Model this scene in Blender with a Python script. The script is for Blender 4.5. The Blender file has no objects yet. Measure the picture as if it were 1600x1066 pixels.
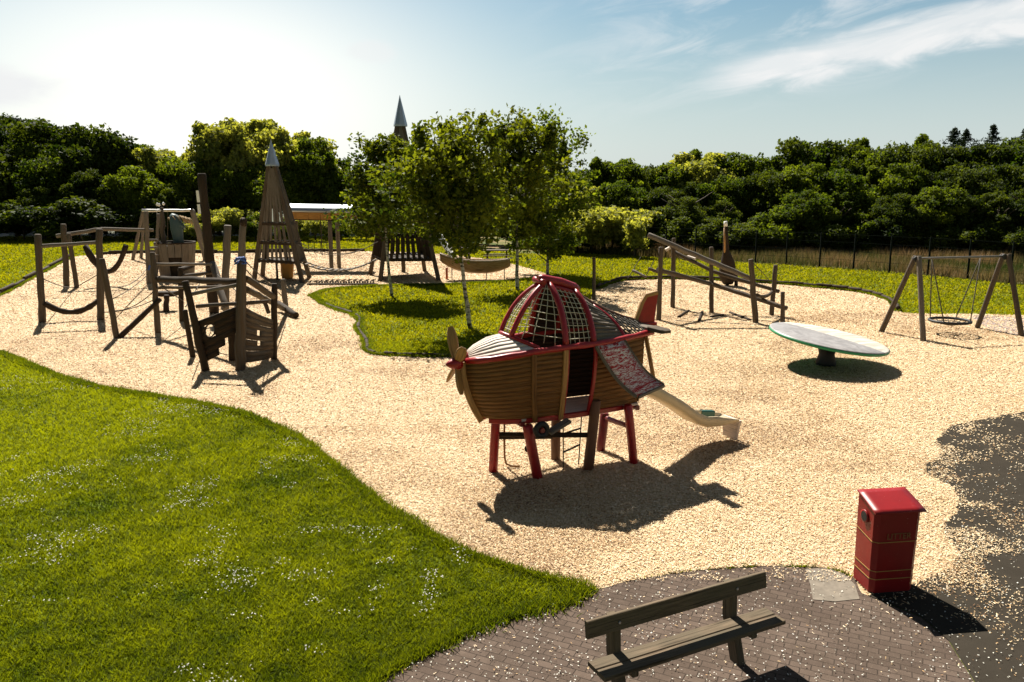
import bpy, math, random
import numpy as np
from mathutils import Vector, Matrix
S = bpy.context.scene
COL = S.collection
rnd = random.Random(7)
RNG = np.random.default_rng(11)

# ------------------------------------------------------------ camera
F, PITCH, CH = 1244.4, math.radians(11), 4.7
cam = bpy.data.cameras.new('camera'); co = bpy.data.objects.new('camera', cam); COL.objects.link(co)
co.location = (0, 0, CH); co.rotation_euler = (math.pi/2 - PITCH, 0, 0)
cam.sensor_width = 36; cam.lens = 36*F/1600; cam.clip_end = 3000; cam.clip_start = 0.1
S.camera = co

# ------------------------------------------------------------ sky and sun
SUN_AZ, SUN_EL = math.radians(-23), math.radians(49)     # azimuth from +Y towards +X
S.view_settings.view_transform = 'Standard'; S.view_settings.look = 'None'
S.view_settings.gamma = 1; S.view_settings.exposure = 1.3
w = bpy.data.worlds.new('World'); S.world = w; w.use_nodes = True

class NT:
    """small helper to wire shader nodes"""
    def __init__(s, tree): s.t = tree; s.n = tree.nodes; s.l = tree.links
    def new(s, typ, **kw):
        n = s.n.new(typ)
        for k, v in kw.items(): setattr(n, k, v)
        return n
    def put(s, sock, v):
        if hasattr(v, 'is_output') or hasattr(v, 'links'): s.l.new(v, sock)
        elif v is not None: sock.default_value = v
    def math(s, op, a, b=None, c=None, clamp=False):
        n = s.new('ShaderNodeMath', operation=op, use_clamp=clamp)
        s.put(n.inputs[0], a)
        if b is not None: s.put(n.inputs[1], b)
        if c is not None: s.put(n.inputs[2], c)
        return n.outputs[0]
    def noise(s, vec, scale, detail=4, rough=.55, dist=0, dim='3D'):
        n = s.new('ShaderNodeTexNoise', noise_dimensions=dim)
        if vec is not None: s.l.new(vec, n.inputs['Vector'])
        n.inputs['Scale'].default_value = scale; n.inputs['Detail'].default_value = detail
        n.inputs['Roughness'].default_value = rough; n.inputs['Distortion'].default_value = dist
        return n.outputs['Fac']
    def ramp(s, fac, stops):
        n = s.new('ShaderNodeValToRGB'); s.put(n.inputs[0], fac)
        e = n.color_ramp.elements
        while len(e) < len(stops): e.new(0.5)
        for i, (p, c) in enumerate(stops):
            e[i].position = p; e[i].color = (*c, 1) if len(c) == 3 else c
        return n.outputs[0]
    def mix(s, fac, a, b, blend='MIX'):
        n = s.new('ShaderNodeMix', data_type='RGBA', blend_type=blend)
        s.put(n.inputs[0], fac)
        for sock, v in ((n.inputs[6], a), (n.inputs[7], b)):
            s.put(sock, (*v, 1) if isinstance(v, tuple) and len(v) == 3 else v)
        return n.outputs[2]
    def comb(s, x, y, z=0.0):
        n = s.new('ShaderNodeCombineXYZ')
        for i, v in enumerate((x, y, z)): s.put(n.inputs[i], v)
        return n.outputs[0]

t = NT(w.node_tree); t.n.clear()
sky = t.new('ShaderNodeTexSky', sky_type='NISHITA', sun_disc=False)
sky.sun_elevation = SUN_EL; sky.sun_rotation = SUN_AZ
sky.air_density = 1.3; sky.dust_density = 1.0; sky.ozone_density = 2.0
tc = t.new('ShaderNodeTexCoord'); sp = t.new('ShaderNodeSeparateXYZ'); t.l.new(tc.outputs['Generated'], sp.inputs[0])
az = t.math('ARCTAN2', sp.outputs[0], sp.outputs[1]); el = t.math('ARCSINE', sp.outputs[2])
def gauss(x, c, wd):
    d = t.math('DIVIDE', t.math('SUBTRACT', x, c), wd)
    return t.math('EXPONENT', t.math('MULTIPLY', t.math('MULTIPLY', d, d), -1.0))
def smooth(x, a, b):
    n = t.new('ShaderNodeMapRange', interpolation_type='SMOOTHSTEP'); t.put(n.inputs[0], x)
    n.inputs[1].default_value = a; n.inputs[2].default_value = b
    return n.outputs[0]
vv = t.math('SUBTRACT', el, t.math('MULTIPLY', az, 0.15))
cv = t.comb(t.math('MULTIPLY', az, 5.0), t.math('MULTIPLY', vv, 26.0))
n1 = t.noise(cv, 1.3, 8, .6, .6)
n2 = t.noise(t.comb(t.math('MULTIPLY', az, 9.0), t.math('MULTIPLY', vv, 34.0), 3.3), 1.0, 7, .6, .8)
m1 = t.math('MULTIPLY', gauss(t.math('ADD', vv, t.math('MULTIPLY', t.math('SUBTRACT', n2, .5), .05)), .087, .026), smooth(az, .14, .34))
m1 = smooth(t.math('MULTIPLY', m1, t.math('ADD', n1, .32)), .22, .80)
m2 = t.math('MULTIPLY', smooth(n2, .40, .72), t.math('MULTIPLY', smooth(az, -.05, .3), smooth(vv, .02, .14)))
m3 = t.math('MULTIPLY', gauss(az, -.64, .16), gauss(el, .10, .035)); m3 = smooth(t.math('MULTIPLY', m3, t.math('ADD', n1, .4)), .3, .6)
m4 = t.math('MULTIPLY', gauss(az, -.165, .035), gauss(el, .155, .016)); m4 = smooth(t.math('MULTIPLY', m4, t.math('ADD', n2, .4)), .3, .7)
mc = t.math('ADD', t.math('ADD', t.math('MULTIPLY', m1, .85), t.math('MULTIPLY', m2, .60)), t.math('ADD', m3, t.math('MULTIPLY', m4, .5)), clamp=True)
haze = t.math('MULTIPLY', gauss(el, 0.0, .16), .72)                        # pale air low over the horizon
glow = t.math('MULTIPLY', gauss(az, -.36, .30), gauss(el, .10, .16))       # thin bright veil below the sun
c0 = t.mix(1.0, sky.outputs[0], (.37, .56, .62), 'MULTIPLY')
deep = t.math('SUBTRACT', 1.0, t.math('MULTIPLY', smooth(el, .22, .75), .62))                # deeper blue overhead
back = t.math('SUBTRACT', 1.0, t.math('MULTIPLY', smooth(t.math('ABSOLUTE', az), .9, 1.9), .45))
c0 = t.mix(1.0, c0, t.comb(t.math('MULTIPLY', deep, back), t.math('MULTIPLY', deep, back), t.math('MULTIPLY', deep, back)), 'MULTIPLY')
haze = t.math('MULTIPLY', haze, back)
c1 = t.mix(haze, c0, (6.3, 6.7, 6.8))
c2 = t.mix(t.math('MULTIPLY', glow, .9), c1, (10.0, 9.7, 9.0))
c3 = t.mix(mc, c2, (7.2, 7.3, 7.3))
bg = t.new('ShaderNodeBackground'); t.l.new(c3, bg.inputs[0]); bg.inputs[1].default_value = 0.05
t.l.new(bg.outputs[0], t.new('ShaderNodeOutputWorld').inputs[0])

sl = bpy.data.lights.new('sun', 'SUN'); sl.energy = 5.0; sl.angle = math.radians(.5); sl.color = (1, .94, .84)
so = bpy.data.objects.new('sun', sl); COL.objects.link(so); so.location = (0, 0, 60)
sd = Vector((math.sin(SUN_AZ)*math.cos(SUN_EL), math.cos(SUN_AZ)*math.cos(SUN_EL), math.sin(SUN_EL)))
so.rotation_euler = sd.to_track_quat('Z', 'Y').to_euler()

# ------------------------------------------------------------ measuring helpers (photo pixel -> world point)
def ray(px, py):
    a = (px-800)/F; b = (533-py)/F; c, s = math.cos(PITCH), math.sin(PITCH)
    return (a, c+b*s, -s+b*c)
def G(px, py, Z=0.0):
    d = ray(px, py); k = (Z-CH)/d[2]; return Vector((d[0]*k, d[1]*k, Z))
def R(px, py, Y):
    d = ray(px, py); k = Y/d[1]; return Vector((d[0]*k, Y, CH+d[2]*k))

# ------------------------------------------------------------ mesh builder
class MB:
    def __init__(s): s.v = []; s.f = []; s.uv = []; s.sm = []
    def _add(s, vs, fs, uvs, sm):
        b = len(s.v); s.v += vs
        for i, f in enumerate(fs):
            s.f.append([b+k for k in f]); s.uv.append(uvs[i]); s.sm.append(sm[i] if isinstance(sm, list) else sm)
    def sweep(s, pts, sect, scale=None, up=None, caps=True, smooth=True, closed=False):
        """sweep a 2-D section (list of (x,y)) along pts; scale = per-point factor"""
        pts = [Vector(p) for p in pts]; n = len(pts); m = len(sect)
        scale = scale or [1]*n
        tan = []
        for i in range(n):
            if closed: d = pts[(i+1) % n]-pts[i-1]
            else: d = pts[min(i+1, n-1)]-pts[max(i-1, 0)]
            tan.append(d.normalized())
        ref = Vector(up) if up is not None else (Vector((0, 0, 1)) if abs(tan[0].z) < .9 else Vector((0, 1, 0)))
        ru, rv = rnd.random()*7, rnd.random()*7
        per = [0]
        for k in range(m):
            a, b = sect[k], sect[(k+1) % m]; per.append(per[-1]+math.hypot(a[0]-b[0], a[1]-b[1]))
        vs, L, side = [], [0], None
        for i in range(n):
            if i: L.append(L[-1]+(pts[i]-pts[i-1]).length)
            if side is None or up is not None: x = tan[i].cross(ref)
            else: x = side-tan[i]*side.dot(tan[i])
            if x.length < 1e-5: x = tan[i].orthogonal()
            x.normalize(); side = x; y = x.cross(tan[i])
            for (a, b) in sect: vs.append(tuple(pts[i]+x*a*scale[i]+y*b*scale[i]))
        fs, uvs, sm = [], [], []
        for i in range(n if closed else n-1):
            j = (i+1) % n; lj = L[j] if j else L[i]+.1
            for k in range(m):
                q = (k+1) % m
                fs.append((i*m+k, i*m+q, j*m+q, j*m+k))
                uvs.append([(ru+per[k], rv+L[i]), (ru+per[k+1], rv+L[i]), (ru+per[k+1], rv+lj), (ru+per[k], rv+lj)]); sm.append(smooth)
        if caps and not closed:
            fs.append(tuple(range(m))[::-1]); uvs.append([(ru+sect[k][0], rv+sect[k][1]*.3) for k in range(m)][::-1]); sm.append(False)
            fs.append(tuple((n-1)*m+k for k in range(m))); uvs.append([(ru+sect[k][0], rv+sect[k][1]*.3) for k in range(m)]); sm.append(False)
        s._add(vs, fs, uvs, sm)
    def tube(s, pts, r, seg=8, caps=True, closed=False):
        r = r if isinstance(r, (list, tuple)) else [r]*len(pts)
        s.sweep(pts, [(math.cos(-2*math.pi*k/seg), math.sin(-2*math.pi*k/seg)) for k in range(seg)], list(r), caps=caps, closed=closed)
    def log(s, a, b, r0, r1=None, wob=.25, seg=10, n=None, cham=True):
        """round timber: slightly crooked, knotty, with chamfered ends"""
        a, b = Vector(a), Vector(b); r1 = r1 or r0; L = (b-a).length; n = n or max(4, int(L/.35))
        d = (b-a).normalized(); o = d.orthogonal().normalized(); q = d.cross(o)
        pts, rr = [], []
        for i in range(n+1):
            u = i/n; k = math.sin(u*math.pi)
            off = (o*rnd.uniform(-1, 1)+q*rnd.uniform(-1, 1))*r0*wob*.6*min(1, 3*k)
            pts.append(a.lerp(b, u)+off); rr.append((r0+(r1-r0)*u)*(1+rnd.uniform(-.3, .3)*wob))
        if cham:
            pts.insert(1, pts[0]+d*r0*.25); rr.insert(1, rr[0]); rr[0] *= .8
            pts.insert(-1, pts[-1]-d*r1*.25); rr.insert(-1, rr[-1]); rr[-1] *= .8
        s.tube(pts, rr, seg)
    def beam(s, a, b, w, h, up=(0, 0, 1), pts=None, ch=None, scale=None):
        c = ch if ch is not None else min(w, h)*.15; x, y = w/2, h/2
        sec = [(-x+c, -y), (-x, -y+c), (-x, y-c), (-x+c, y), (x-c, y), (x, y-c), (x, -y+c), (x-c, -y)]
        s.sweep(pts or [a, b], sec, scale, up=up, smooth=False)
    def rope(s, a, b, r=.012, sag=0, n=10, seg=5):
        a, b = Vector(a), Vector(b)
        s.tube([a.lerp(b, i/n)-Vector((0, 0, sag*4*(i/n)*(1-i/n))) for i in range(n+1)], r, seg)
    def surf(s, fn, nu, nv, th, nrm=None, flip=False, smooth=True):
        """thick sheet from fn(u,v)->Vector"""
        P = [[Vector(fn(i/nu, j/nv)) for j in range(nv+1)] for i in range(nu+1)]
        N = [[None]*(nv+1) for _ in range(nu+1)]
        for i in range(nu+1):
            for j in range(nv+1):
                du = P[min(i+1, nu)][j]-P[max(i-1, 0)][j]; dv = P[i][min(j+1, nv)]-P[i][max(j-1, 0)]
                k = du.cross(dv); k = k.normalized() if k.length > 1e-9 else Vector((0, 0, 1)); N[i][j] = -k if flip else k
        m = nv+1; vs = [tuple(P[i][j]+N[i][j]*th/2) for i in range(nu+1) for j in range(m)]+[tuple(P[i][j]-N[i][j]*th/2) for i in range(nu+1) for j in range(m)]
        o = (nu+1)*m; fs, uvs, sm = [], [], []
        ru, rv = rnd.random()*7, rnd.random()*7
        Lu = sum((P[i+1][0]-P[i][0]).length for i in range(nu)); Lv = sum((P[0][j+1]-P[0][j]).length for j in range(nv))
        def uvq(ids): return [(rv+((q % o) % m)/nv*Lv, ru+((q % o)//m)/nu*Lu) for q in ids]
        def ad(ids, sh=True):
            fs.append(ids); uvs.append(uvq(ids)); sm.append(smooth and sh)
        for i in range(nu):
            for j in range(nv):
                a, b, c, d = i*m+j, (i+1)*m+j, (i+1)*m+j+1, i*m+j+1
                ad((a, b, c, d)); ad((o+d, o+c, o+b, o+a))
        for i in range(nu):
            a, b = i*m, (i+1)*m; ad((b, a, o+a, o+b), False); a, b = i*m+nv, (i+1)*m+nv; ad((a, b, o+b, o+a), False)
        for j in range(nv):
            a, b = j, j+1; ad((a, b, o+b, o+a), False); a, b = nu*m+j, nu*m+j+1; ad((b, a, o+a, o+b), False)
        s._add(vs, fs, uvs, sm)
    def prism(s, pts, off, uvscale=1):
        """flat outline extruded by vector off"""
        pts = [Vector(p) for p in pts]; off = Vector(off); n = len(pts)
        vs = [tuple(p) for p in pts]+[tuple(p+off) for p in pts]
        x = (pts[1]-pts[0]).normalized(); y = x.cross(off.normalized())
        uv = [((p-pts[0]).dot(y), (p-pts[0]).dot(x)) for p in pts]
        fs = [tuple(range(n)), tuple(range(2*n-1, n-1, -1))]; uvs = [uv, uv[::-1]]
        for i in range(n):
            j = (i+1) % n; fs.append((j, i, n+i, n+j)); l = (pts[i]-pts[j]).length
            uvs.append([(0, l), (0, 0), (off.length, 0), (off.length, l)])
        s._add(vs, fs, uvs, False)
    def lathe(s, c, prof, seg=16, axis=(0, 0, 1), smooth=True):
        c = Vector(c); ax = Vector(axis).normalized(); x = ax.orthogonal().normalized(); y = ax.cross(x)
        vs = []; m = len(prof)
        for k in range(seg):
            a = 2*math.pi*k/seg; d = x*math.cos(a)+y*math.sin(a)
            for (r, h) in prof: vs.append(tuple(c+d*r+ax*h))
        fs, uvs = [], []
        for k in range(seg):
            q = (k+1) % seg
            for i in range(m-1):
                fs.append((k*m+i, q*m+i, q*m+i+1, k*m+i+1))
                uvs.append([(k*.1, prof[i][1]), (k*.1+.1, prof[i][1]), (k*.1+.1, prof[i+1][1]), (k*.1, prof[i+1][1])])
        sm = [smooth]*len(fs)
        fs.append(tuple(k*m+m-1 for k in range(seg))); uvs.append([(0, 0)]*seg); sm.append(False)
        fs.append(tuple(k*m for k in range(seg))[::-1]); uvs.append([(0, 0)]*seg); sm.append(False)
        s._add(vs, fs, uvs, sm)
    def build(s, name, mat, parent=None, loc=None):
        me = bpy.data.meshes.new(name)
        o = Vector((0, 0, 0)); p = parent
        while p is not None: o += p.location; p = p.parent
        if loc is not None: o += Vector(loc)
        me.from_pydata([tuple(Vector(v)-o) for v in s.v], [], s.f)
        ul = me.uv_layers.new(name='UVMap')
        flat = [c for u in s.uv for p_ in u for c in p_]
        ul.data.foreach_set('uv', flat)
        me.polygons.foreach_set('use_smooth', s.sm)
        me.materials.append(mat); me.validate(); me.update()
        ob = bpy.data.objects.new(name, me); COL.objects.link(ob)
        if parent is not None: ob.parent = parent
        if loc is not None: ob.location = loc
        return ob
def npmesh(name, V, Fc, mat, attr=None):
    """mesh straight from numpy arrays; Fc is (n,3) or (n,4)"""
    me = bpy.data.meshes.new(name); n, k = Fc.shape
    me.vertices.add(len(V)); me.vertices.foreach_set('co', V.astype(np.float32).ravel())
    me.loops.add(n*k); me.loops.foreach_set('vertex_index', Fc.astype(np.int32).ravel())
    me.polygons.add(n); me.polygons.foreach_set('loop_start', np.arange(0, n*k, k, dtype=np.int32))
    try: me.polygons.foreach_set('loop_total', np.full(n, k, dtype=np.int32))
    except Exception: pass
    if attr is not None:
        a = me.attributes.new('tint', 'FLOAT', 'POINT'); a.data.foreach_set('value', attr.astype(np.float32))
    me.materials.append(mat); me.update(calc_edges=True)
    return me
def link(name, me, parent=None, loc=(0, 0, 0)):
    o = bpy.data.objects.new(name, me); COL.objects.link(o); o.location = loc
    if parent is not None: o.parent = parent
    return o
def tag(o, label, cat, group=None, kind=None):
    if label: o['label'] = label
    if cat: o['category'] = cat
    if group: o['group'] = group
    if kind: o['kind'] = kind
    return o
def thing(name, label, cat, loc, group=None):
    o = bpy.data.objects.new(name, None); COL.objects.link(o); o.location = loc; o.empty_display_size = .2
    return tag(o, label, cat, group)
def struct(o): o['kind'] = 'structure'; return o

# ------------------------------------------------------------ materials
def mat(name, fn):
    m = bpy.data.materials.new(name); m.use_nodes = True; t = NT(m.node_tree); t.n.clear()
    out = t.new('ShaderNodeOutputMaterial'); t.l.new(fn(t), out.inputs[0]); return m
def principled(t, col, rough=.7, bump=None, bstr=.3, bdist=.01, spec=.4, metal=0, coat=0):
    p = t.new('ShaderNodeBsdfPrincipled')
    t.put(p.inputs['Base Color'], (*col, 1) if isinstance(col, tuple) else col)
    t.put(p.inputs['Roughness'], rough); p.inputs['Specular IOR Level'].default_value = spec; p.inputs['Metallic'].default_value = metal
    p.inputs['Coat Weight'].default_value = coat
    if bump is not None:
        b = t.new('ShaderNodeBump'); t.put(b.inputs['Height'], bump); b.inputs['Strength'].default_value = bstr; b.inputs['Distance'].default_value = bdist
        t.l.new(b.outputs[0], p.inputs['Normal'])
    return p.outputs[0]
def uvvec(t, su, sv):
    u = t.new('ShaderNodeUVMap'); m = t.new('ShaderNodeMapping'); t.l.new(u.outputs[0], m.inputs[0]); m.inputs['Scale'].default_value = (su, sv, 1); return m.outputs[0]
def objvec(t, s=1):
    c = t.new('ShaderNodeTexCoord')
    return c.outputs['Object']
def wood(name, dark, light, rough=.8, grey=None, crack=True, spec=.12):
    def fn(t):
        g = t.noise(uvvec(t, 26, 1.6), 1.6, 7, .65, .4)
        big = t.noise(uvvec(t, 1.2, .8), 1.3, 4, .6)
        c = t.ramp(g, [(.28, dark), (.72, light)])
        if grey: c = t.mix(t.ramp(big, [(.38, (0, 0, 0)), (.66, (1, 1, 1))]), c, grey)
        k = t.noise(uvvec(t, 55, 1.0), 1.0, 4, .5)
        cr = t.ramp(k, [(.33, (.12, .12, .12)), (.42, (1, 1, 1))])
        if crack: c = t.mix(.75, c, cr, 'MULTIPLY')
        return principled(t, c, rough, g, .5, .012, spec)
    return mat(name, fn)
M = {}
M['log'] = wood('weathered_log', (.035, .024, .016), (.135, .098, .066), grey=(.10, .085, .068))
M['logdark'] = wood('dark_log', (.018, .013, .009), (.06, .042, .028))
M['greywood'] = wood('grey_wood', (.06, .048, .038), (.21, .175, .14), grey=(.16, .14, .115))
M['board'] = wood('hull_board', (.085, .036, .010), (.22, .105, .034), .6, spec=.2)
M['tan'] = wood('tan_wood', (.22, .105, .028), (.44, .24, .075), .55, spec=.45)
M['deck'] = wood('pale_slats', (.46, .39, .33), (.68, .59, .52), .8)
M['orangewood'] = wood('orange_wood', (.28, .13, .03), (.50, .27, .08), .6)
M['brownleg'] = wood('brown_post', (.06, .020, .009), (.19, .072, .030), .55, spec=.5)
M['bench'] = wood('bench_timber', (.042, .029, .017), (.20, .145, .095), .85, grey=(.10, .082, .055))
def red_fn(base, worn=.5):
    def fn(t):
        n = t.noise(objvec(t), 9, 6, .7); n2 = t.noise(objvec(t), 45, 3, .6)
        c = t.mix(t.ramp(n, [(.35, (0, 0, 0)), (.75, (1, 1, 1))]), base, tuple(v*.6 for v in base))
        c = t.mix(t.ramp(n2, [(.70, (0, 0, 0)), (.76, (worn,)*3)]), c, (.42, .22, .18))
        return principled(t, c, .38, n2, .25, .004, .5)
    return fn
M['red'] = mat('worn_red_paint', red_fn((.32, .005, .009)))
M['darkred'] = mat('dark_red_stain', red_fn((.14, .006, .008), .25))
def plain(name, c, rough=.6, metal=0, var=.25, sc=6, bs=.15, spec=.4):
    def fn(t):
        n = t.noise(objvec(t), sc, 6, .65)
        return principled(t, t.mix(n, tuple(v*(1-var) for v in c), tuple(min(1, v*(1+var)) for v in c)), rough, n, bs, .01, spec, metal)
    return mat(name, fn)
M['lead'] = plain('lead_sheet', (.36, .39, .42), .38, .7, .15)
M['rope'] = plain('dark_rope', (.05, .042, .032), .9)
M['net'] = plain('pale_net_cord', (.50, .46, .34), .8)
M['dullsteel'] = plain('dull_grey_steel', (.13, .125, .115), .7, .2)
M['black'] = plain('black_rubber', (.012, .012, .012), .6)
M['steel'] = plain('galvanised_steel', (.42, .42, .42), .35, .8, .15)
M['fence'] = plain('dark_green_steel', (.006, .009, .007), .95, .0, spec=.05)
M['blue'] = plain('blue_rope', (.03, .08, .28), .7)
M['white'] = plain('white_tape', (.75, .75, .72), .6)
M['slide'] = plain('cream_slide', (.52, .42, .27), .35, 0, .12)
M['greenbox'] = plain('dark_green_plastic', (.01, .06, .045), .4)
M['gold'] = plain('gold_stripe', (.36, .20, .05), .45)
M['orangepost'] = plain('orange_post', (.42, .10, .03), .5)
M['dragon'] = plain('carved_blue_green', (.04, .075, .08), .6)
M['thatch'] = plain('straw_mane', (.30, .21, .11), .9, sc=30)
def binred(t):
    n = t.noise(objvec(t), 5, 5, .6); n2 = t.noise(objvec(t), 22, 4, .7)
    c = t.mix(n, (.15, .003, .004), (.26, .006, .007)); c = t.mix(t.ramp(n2, [(.66, (0, 0, 0)), (.72, (.6, .6, .6))]), c, (.62, .34, .30))
    return principled(t, c, .42, n2, .08, .003, .35, 0, 0)
M['binred'] = mat('bin_red_gloss', binred)
def sign_fn(t):
    v = uvvec(t, 1, 1); s = t.new('ShaderNodeSeparateXYZ'); t.l.new(v, s.inputs[0])
    w1 = t.noise(uvvec(t, 9, 34), 1, 5, .7, 1.6); band = t.noise(uvvec(t, .6, 7), 1, 1, .4)
    k = t.math('MULTIPLY', t.ramp(w1, [(.49, (0, 0, 0)), (.53, (1, 1, 1))]), t.ramp(band, [(.36, (0, 0, 0)), (.42, (1, 1, 1))]))
    c = t.mix(k, (.36, .008, .01), (.66, .62, .58)); return principled(t, c, .5)
M['sign'] = mat('scratched_red_board', sign_fn)
def birch(t):
    v = objvec(t); m = t.new('ShaderNodeMapping'); t.l.new(v, m.inputs[0]); m.inputs['Scale'].default_value = (2.5, 2.5, 9)
    n = t.noise(m.outputs[0], 1.0, 5, .7, .5); c = t.ramp(n, [(.44, (.03, .025, .02)), (.52, (.42, .39, .33))]); return principled(t, c, .8, n, .5, .01)
M['birch'] = mat('birch_bark', birch)
M['bark'] = plain('brown_bark', (.07, .052, .036), .9, sc=14, bs=.6, var=.5)
def leaf(name, a, b, trans=.35, tcol=None, rough=.7):
    def fn(t):
        at = t.new('ShaderNodeAttribute', attribute_name='tint'); ob = t.new('ShaderNodeObjectInfo')
        f = t.math('ADD', at.outputs['Fac'], t.math('MULTIPLY', t.math('SUBTRACT', ob.outputs['Random'], .5), .5), clamp=True)
        c = t.ramp(f, [(0, a), (1, b)])
        p = principled(t, c, rough, spec=.12)
        tr = t.new('ShaderNodeBsdfTranslucent'); t.put(tr.inputs[0], t.mix(1.0, c, tcol or (1.9, 1.75, .5), 'MULTIPLY'))
        ms = t.new('ShaderNodeMixShader'); ms.inputs[0].default_value = trans; t.l.new(p, ms.inputs[1]); t.l.new(tr.outputs[0], ms.inputs[2]); return ms.outputs[0]
    return mat(name, fn)
M['leafA'] = leaf('leaf_mid', (.024, .044, .005), (.135, .165, .017), .5, (1.7, 1.7, .5))
M['leafB'] = leaf('leaf_dark', (.012, .025, .004), (.075, .10, .013), .40)
M['leafC'] = leaf('leaf_light', (.11, .13, .03), (.30, .31, .10), .55)  # pale tone also carries the glare haze over the centre-left trees
M['leafY'] = leaf('leaf_young', (.022, .042, .006), (.13, .155, .014), .42)
M['needle'] = leaf('needles', (.010, .022, .010), (.03, .05, .02), .1)
M['blade'] = leaf('grass_blade', (.032, .057, .0035), (.170, .198, .010), .5, (1.84, 1.68, .36))
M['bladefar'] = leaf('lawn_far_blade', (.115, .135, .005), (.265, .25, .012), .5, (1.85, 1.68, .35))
M['tall'] = leaf('tall_dry_grass', (.035, .060, .010), (.30, .19, .11), .3, (1.2, 1.1, .8))
M['petal'] = leaf('petals', (.60, .58, .46), (.85, .83, .76), .3, (1, 1, 1))
def chip(t):
    at = t.new('ShaderNodeAttribute', attribute_name='tint')
    c = t.ramp(at.outputs['Fac'], [(0, (.13, .058, .018)), (.27, (.38, .22, .09)), (.55, (.64, .47, .26)), (1, (.80, .66, .46))]); return principled(t, c, .8)
M['chip'] = mat('wood_chip', chip)
def lawn_fn(t):
    v = objvec(t); a = t.noise(v, .35, 6, .6, .5); b = t.noise(v, 9, 5, .7); d = t.noise(v, 60, 3, .7)
    c = t.ramp(t.math('ADD', t.math('MULTIPLY', a, .6), t.math('MULTIPLY', b, .4)), [(.34, (.065, .105, .006)), (.52, (.14, .185, .009)), (.68, (.22, .225, .022))])
    c = t.mix(t.ramp(d, [(.35, (.5, .5, .5)), (.6, (0, 0, 0))]), c, (.045, .07, .006)); return principled(t, c, .9, t.math('ADD', d, b), .7, .04, .1)
M['lawn'] = mat('lawn', lawn_fn)
def meadow_fn(t):
    v = objvec(t); a = t.noise(v, .5, 6, .65, .8); b = t.noise(v, 12, 5, .7)
    c = t.ramp(a, [(.42, (.04, .07, .010)), (.54, (.15, .13, .045)), (.70, (.30, .19, .11))]); return principled(t, c, .95, b, .8, .1, .1)
M['meadow'] = mat('rough_meadow', meadow_fn)
def chips_fn(t):
    v = objvec(t); a = t.noise(v, .28, 6, .65, .8); b = t.noise(v, 16, 6, .75, .6); d = t.noise(v, 70, 4, .7)
    c = t.ramp(t.math('ADD', t.math('MULTIPLY', b, .6), t.math('MULTIPLY', d, .4)), [(.34, (.17, .095, .04)), (.46, (.50, .35, .19)), (.62, (.74, .61, .43))])
    c = t.mix(t.ramp(a, [(.50, (0, 0, 0)), (.72, (.6, .6, .6))]), c, (.46, .29, .14)); return principled(t, c, .9, t.math('ADD', b, d), .9, .03, .15)
M['woodfloor'] = plain('woodland_floor', (.035, .038, .012), .95)
M['chips'] = mat('wood_chip_ground', chips_fn)
def tarmac_fn(t):
    v = objvec(t); a = t.noise(v, 2.2, 6, .7, .5); d = t.noise(v, 120, 3, .7)
    c = t.mix(a, (.020, .017, .013), (.050, .042, .032)); c = t.mix(t.ramp(d, [(.64, (0, 0, 0)), (.72, (.35, .35, .35))]), c, (.12, .09, .06)); return principled(t, c, .95, d, .6, .01, .03)
M['tarmac'] = mat('tarmac', tarmac_fn)
def brick_fn(t):
    v = objvec(t); mp = t.new('ShaderNodeMapping'); t.l.new(v, mp.inputs[0]); mp.inputs['Rotation'].default_value = (0, 0, .45)
    wv = t.noise(v, 1.5, 3, .5); mv = t.new('ShaderNodeVectorMath', operation='ADD'); t.l.new(mp.outputs[0], mv.inputs[0]); t.l.new(t.comb(t.math('MULTIPLY', wv, .06), t.math('MULTIPLY', wv, .04)), mv.inputs[1])
    b = t.new('ShaderNodeTexBrick'); t.l.new(mv.outputs[0], b.inputs[0]); b.inputs['Scale'].default_value = 1; b.inputs['Brick Width'].default_value = .2; b.inputs['Row Height'].default_value = .1
    b.inputs['Mortar Size'].default_value = .006; b.inputs['Mortar Smooth'].default_value = .4
    for i, c in ((1, (.125, .092, .072, 1)), (2, (.080, .058, .046, 1)), (3, (.03, .024, .02, 1))): b.inputs[i].default_value = c
    a = t.noise(v, 1.7, 6, .7, .4); d = t.noise(v, 90, 3, .6)
    c = t.mix(t.ramp(a, [(.3, (.0, .0, .0)), (.7, (.9, .9, .9))]), b.outputs[0], (.062, .045, .034)); c = t.mix(t.ramp(d, [(.58, (0, 0, 0)), (.7, (.35, .35, .35))]), c, (.24, .19, .14))
    return principled(t, c, .9, t.math('SUBTRACT', t.math('MULTIPLY', d, .3), b.outputs['Fac']), .7, .008, .06)
M['brick'] = mat('block_paving', brick_fn)
M['slab'] = plain('pale_slab', (.17, .145, .115), .9, sc=7, var=.6, spec=.1)
M['mat'] = plain('purple_grey_surface', (.25, .20, .195), .9, sc=7, var=.3)
M['path'] = plain('pale_path', (.45, .38, .33), .9)
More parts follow.
